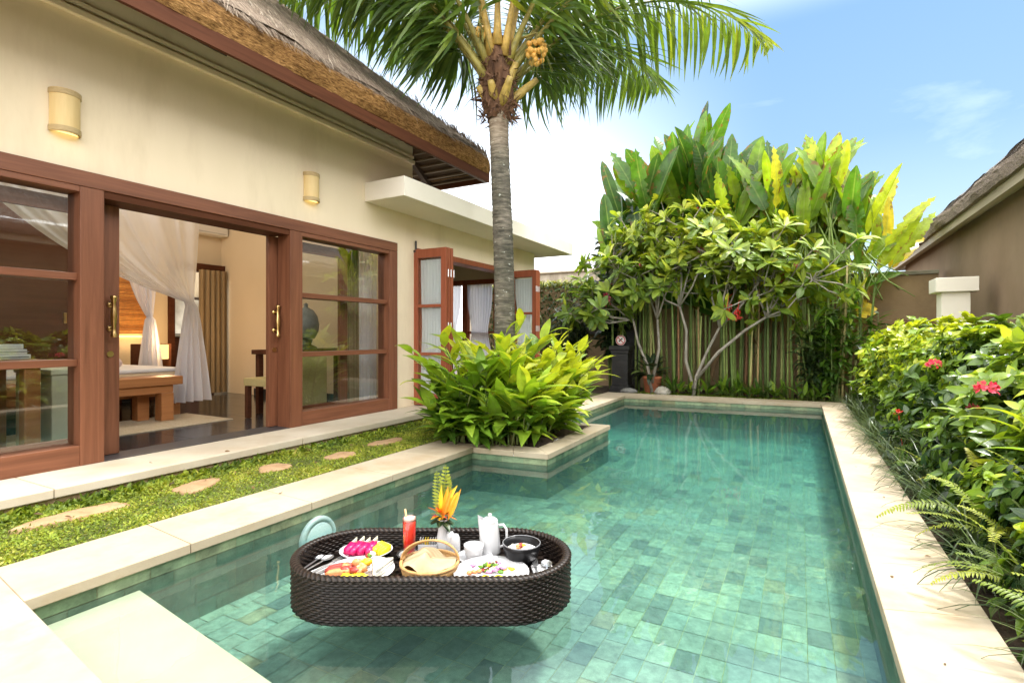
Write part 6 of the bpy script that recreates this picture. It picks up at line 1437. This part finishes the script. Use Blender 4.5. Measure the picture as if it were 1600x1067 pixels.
# broad leaved plants with long pale leaves
for i,(x,y,n,ln,ti,lab) in enumerate(((1.06,3.42,9,.26,.75,'plant with long yellow green leaves poking out of the hedge by the pink flowers'),(1.02,2.62,8,.24,.72,'plant with long yellow edged leaves low at the right edge'),(1.12,4.35,8,.24,.62,'plant with long green leaves below the dark hedge shrub'))):
    o=rosette('broadleaf_plant',None,n*2,ln,.07,.42,.05,1.1,M_gin,ti,900+i,BL,loc=(x,y,-.05),pet=.22); tag(o,lab,'plant')
    q=MB(); 
    for k in range(4): q.tube([(0,0,0),(.02*(k-1.5),.02*(k%2),.25),(.06*(k-1.5),.05*(k%2),.45)],.006,5,.4)
    q.build('stem',M_stem,o)
# ferns
M_fern=mat_leaf('fern_frond',[(0,(.025,.06,.010)),(.4,(.07,.13,.015)),(.7,(.22,.29,.03)),(1,(.48,.47,.05))],trans=.40,rough=.45,rib=0,tcol=(1.35,1.3,.45))
PT=[leaf_tmpl(p_strap,3,.35,.2),leaf_tmpl(p_strap,3,.7,.2)]
def fern(x,y,nf,ln,tint,seed,z=-.05,hub=.12,az0=0,az1=360,elr=(.5,1.25)):
    rg=np.random.default_rng(seed); f=MB(); ra=MB()
    for k in range(nf):
        a=rad(rg.uniform(az0,az1)); h=np.array((math.cos(a),math.sin(a),0)); el=rg.uniform(*elr); l_=.76*ln*rg.uniform(.65,1.15); m_=34
        d=unit(h*math.cos(el)+np.array((0,0,math.sin(el)))); p=np.array((0,0,hub))+h*.04; P=[p]; D=[d]; bend=rg.uniform(1.0,1.9)
        for i in range(m_): d=unit(d+np.array((0,0,-bend/m_))); p=p+d*l_/m_; P.append(p); D.append(d)
        P=np.array(P); D=np.array(D); ra.tube(P[::3],[.0028*(1-.8*i/12) for i in range(len(P[::3]))],5,.6)
        ts=np.arange(5,m_); side=unit(np.cross(D[ts],np.array((0,0,1.))+rg.normal(0,.15,3))); up=np.cross(side,D[ts])
        wl=.052*np.sin(PI*np.clip((ts-2)/(m_-1),0,1)**.62)*(l_/.55)+.008; ti=np.clip(tint+.30*(ts/m_-.5)+rg.normal(0,.12),0,1)
        for s in (-1,1):
            dd=unit(side*s+D[ts]*.30+up*.12+rg.normal(0,.08,(len(ts),3))); scatter(f,PT[k%2],P[ts],dd,up,wl*rg.uniform(.85,1.1,len(ts)),.0125*(l_/.55),ti)
    o=f.build('fern',M_fern,None,loc=(x,y,z)); ra.build('rachis',M_stem,o); return o
FE=[(.84,3.30,15,.58,.72,'fern with fronds arching over the coping below the pink flowers'),(.98,3.75,12,.55,.75,'bright yellow green fern at the foot of the pink flowered shrub'),(.82,2.72,14,.50,.66,'fern dropping one frond onto the coping slab'),
    (.86,2.12,12,.46,.45,'dark fern by the coping near the right edge'),(.76,1.62,12,.42,.50,'nearest fern at the lower right corner'),(1.05,2.45,11,.55,.55,'fern behind the near coping under the dark shrub'),(.80,4.05,9,.45,.50,'small fern between the grass tufts and the bright fern'),(1.0,1.75,10,.5,.35,'shaded fern deep behind the lower right corner'),(.80,3.0,12,.55,.70,'low fern spilling between the two coping ferns'),(.74,2.42,13,.5,.55,'dark green fern leaning out over the coping low on the right'),(.78,1.86,12,.5,.55,'fern between the two nearest coping ferns'),(1.1,3.2,12,.6,.6,'fern under the large leaved yellow tipped shrub'),(1.15,2.1,12,.55,.4,'shaded fern under the dark low shrub'),(.92,4.5,10,.5,.6,'fern at the foot of the dark glossy hedge shrub')]
for i,(x,y,nf,ln,ti,lab) in enumerate(FE): tag(fern(x,y,nf,ln,ti,300+i),lab,'fern')
q=MB(); r_=random.Random(3)
for k in range(60):
    d=rdir(1)[0]; d[2]=abs(d[2]); scatter(q,leaf_tmpl(p_lance,3,.3,.1),[d*.01],d,(0,0,1.),r_.uniform(.04,.065),.006,r_.random())
tag(q.build('spider_bloom',mat_leaf('orange_petal',[(0,(.38,.07,.02)),(1,(.62,.18,.04))],trans=.3,rough=.5,rib=0),None,loc=(.93,2.98,.42)),'brownish orange spidery bloom among the ferns','flower')
# grass tufts along the far part of the coping
M_lir=mat_leaf('grass_blade',[(0,(.015,.035,.014)),(.5,(.06,.10,.03)),(1,(.22,.26,.10))],trans=.25,rough=.35,rib=.25)
BT=[leaf_tmpl(p_strap,7,b_,.2) for b_ in (1.0,1.6,2.2)]
tr_=random.Random(6); protos=[]
def tuft(seed):
    rg=np.random.default_rng(seed); f=MB(); n=95; a=rg.uniform(0,2*PI,n); el=rg.uniform(.7,1.5,n); d=np.stack([np.cos(a)*np.cos(el),np.sin(a)*np.cos(el),np.sin(el)],1); l_=rg.uniform(.26,.50,n)
    for v_ in range(3):
        k=np.arange(n)%3==v_; scatter(f,BT[v_],np.stack([rg.normal(0,.03,k.sum()),rg.normal(0,.03,k.sum()),np.zeros(k.sum())],1),d[k],np.array((0,0,1.)),l_[k],rg.uniform(.005,.009,k.sum()),np.clip(.4+rg.normal(0,.22,k.sum()),0,1))
    return f.build('grass_tuft',M_lir,None,smooth=True)
protos=[tuft(1),tuft(2)]
for i in range(30):
    o=protos[i] if i<2 else copy_tree(protos[i%2]); y=3.7+5.0*((i+tr_.random())/30); row=i%2
    o.location=(.66+.20*row+tr_.uniform(-.03,.05),y,-.05); o.rotation_euler[2]=tr_.uniform(0,6.28); s=tr_.uniform(.85,1.15); o.scale=(s,s,s)
    tag(o,'arching dark green grass tuft between the coping and the hedge','grass tuft','grass tufts along the right coping')
for i in range(7):
    o=copy_tree(protos[i%2]); o.location=(.68+.3*tr_.random(),1.3+2.2*i/6,-.05); o.rotation_euler[2]=tr_.uniform(0,6.28); tag(o,'shaded grass tuft under the near ferns','grass tuft','grass tufts under the near ferns')
# red ixora head by the coping
q=MB()
for k in range(40): d=rdir(1)[0]; d[2]=abs(d[2]); scatter(q,leaf_tmpl(p_ovate,3,.4,.2),[d*.02],d,(0,0,1.),.025,.015,random.random())
q.tube([(0,0,0),(.03,.02,-.3)],.004,5,.5); tag(q.build('red_flower',M_red,None,loc=(.70,5.25,.33)),'small red flower among the grass tufts by the coping','flower')
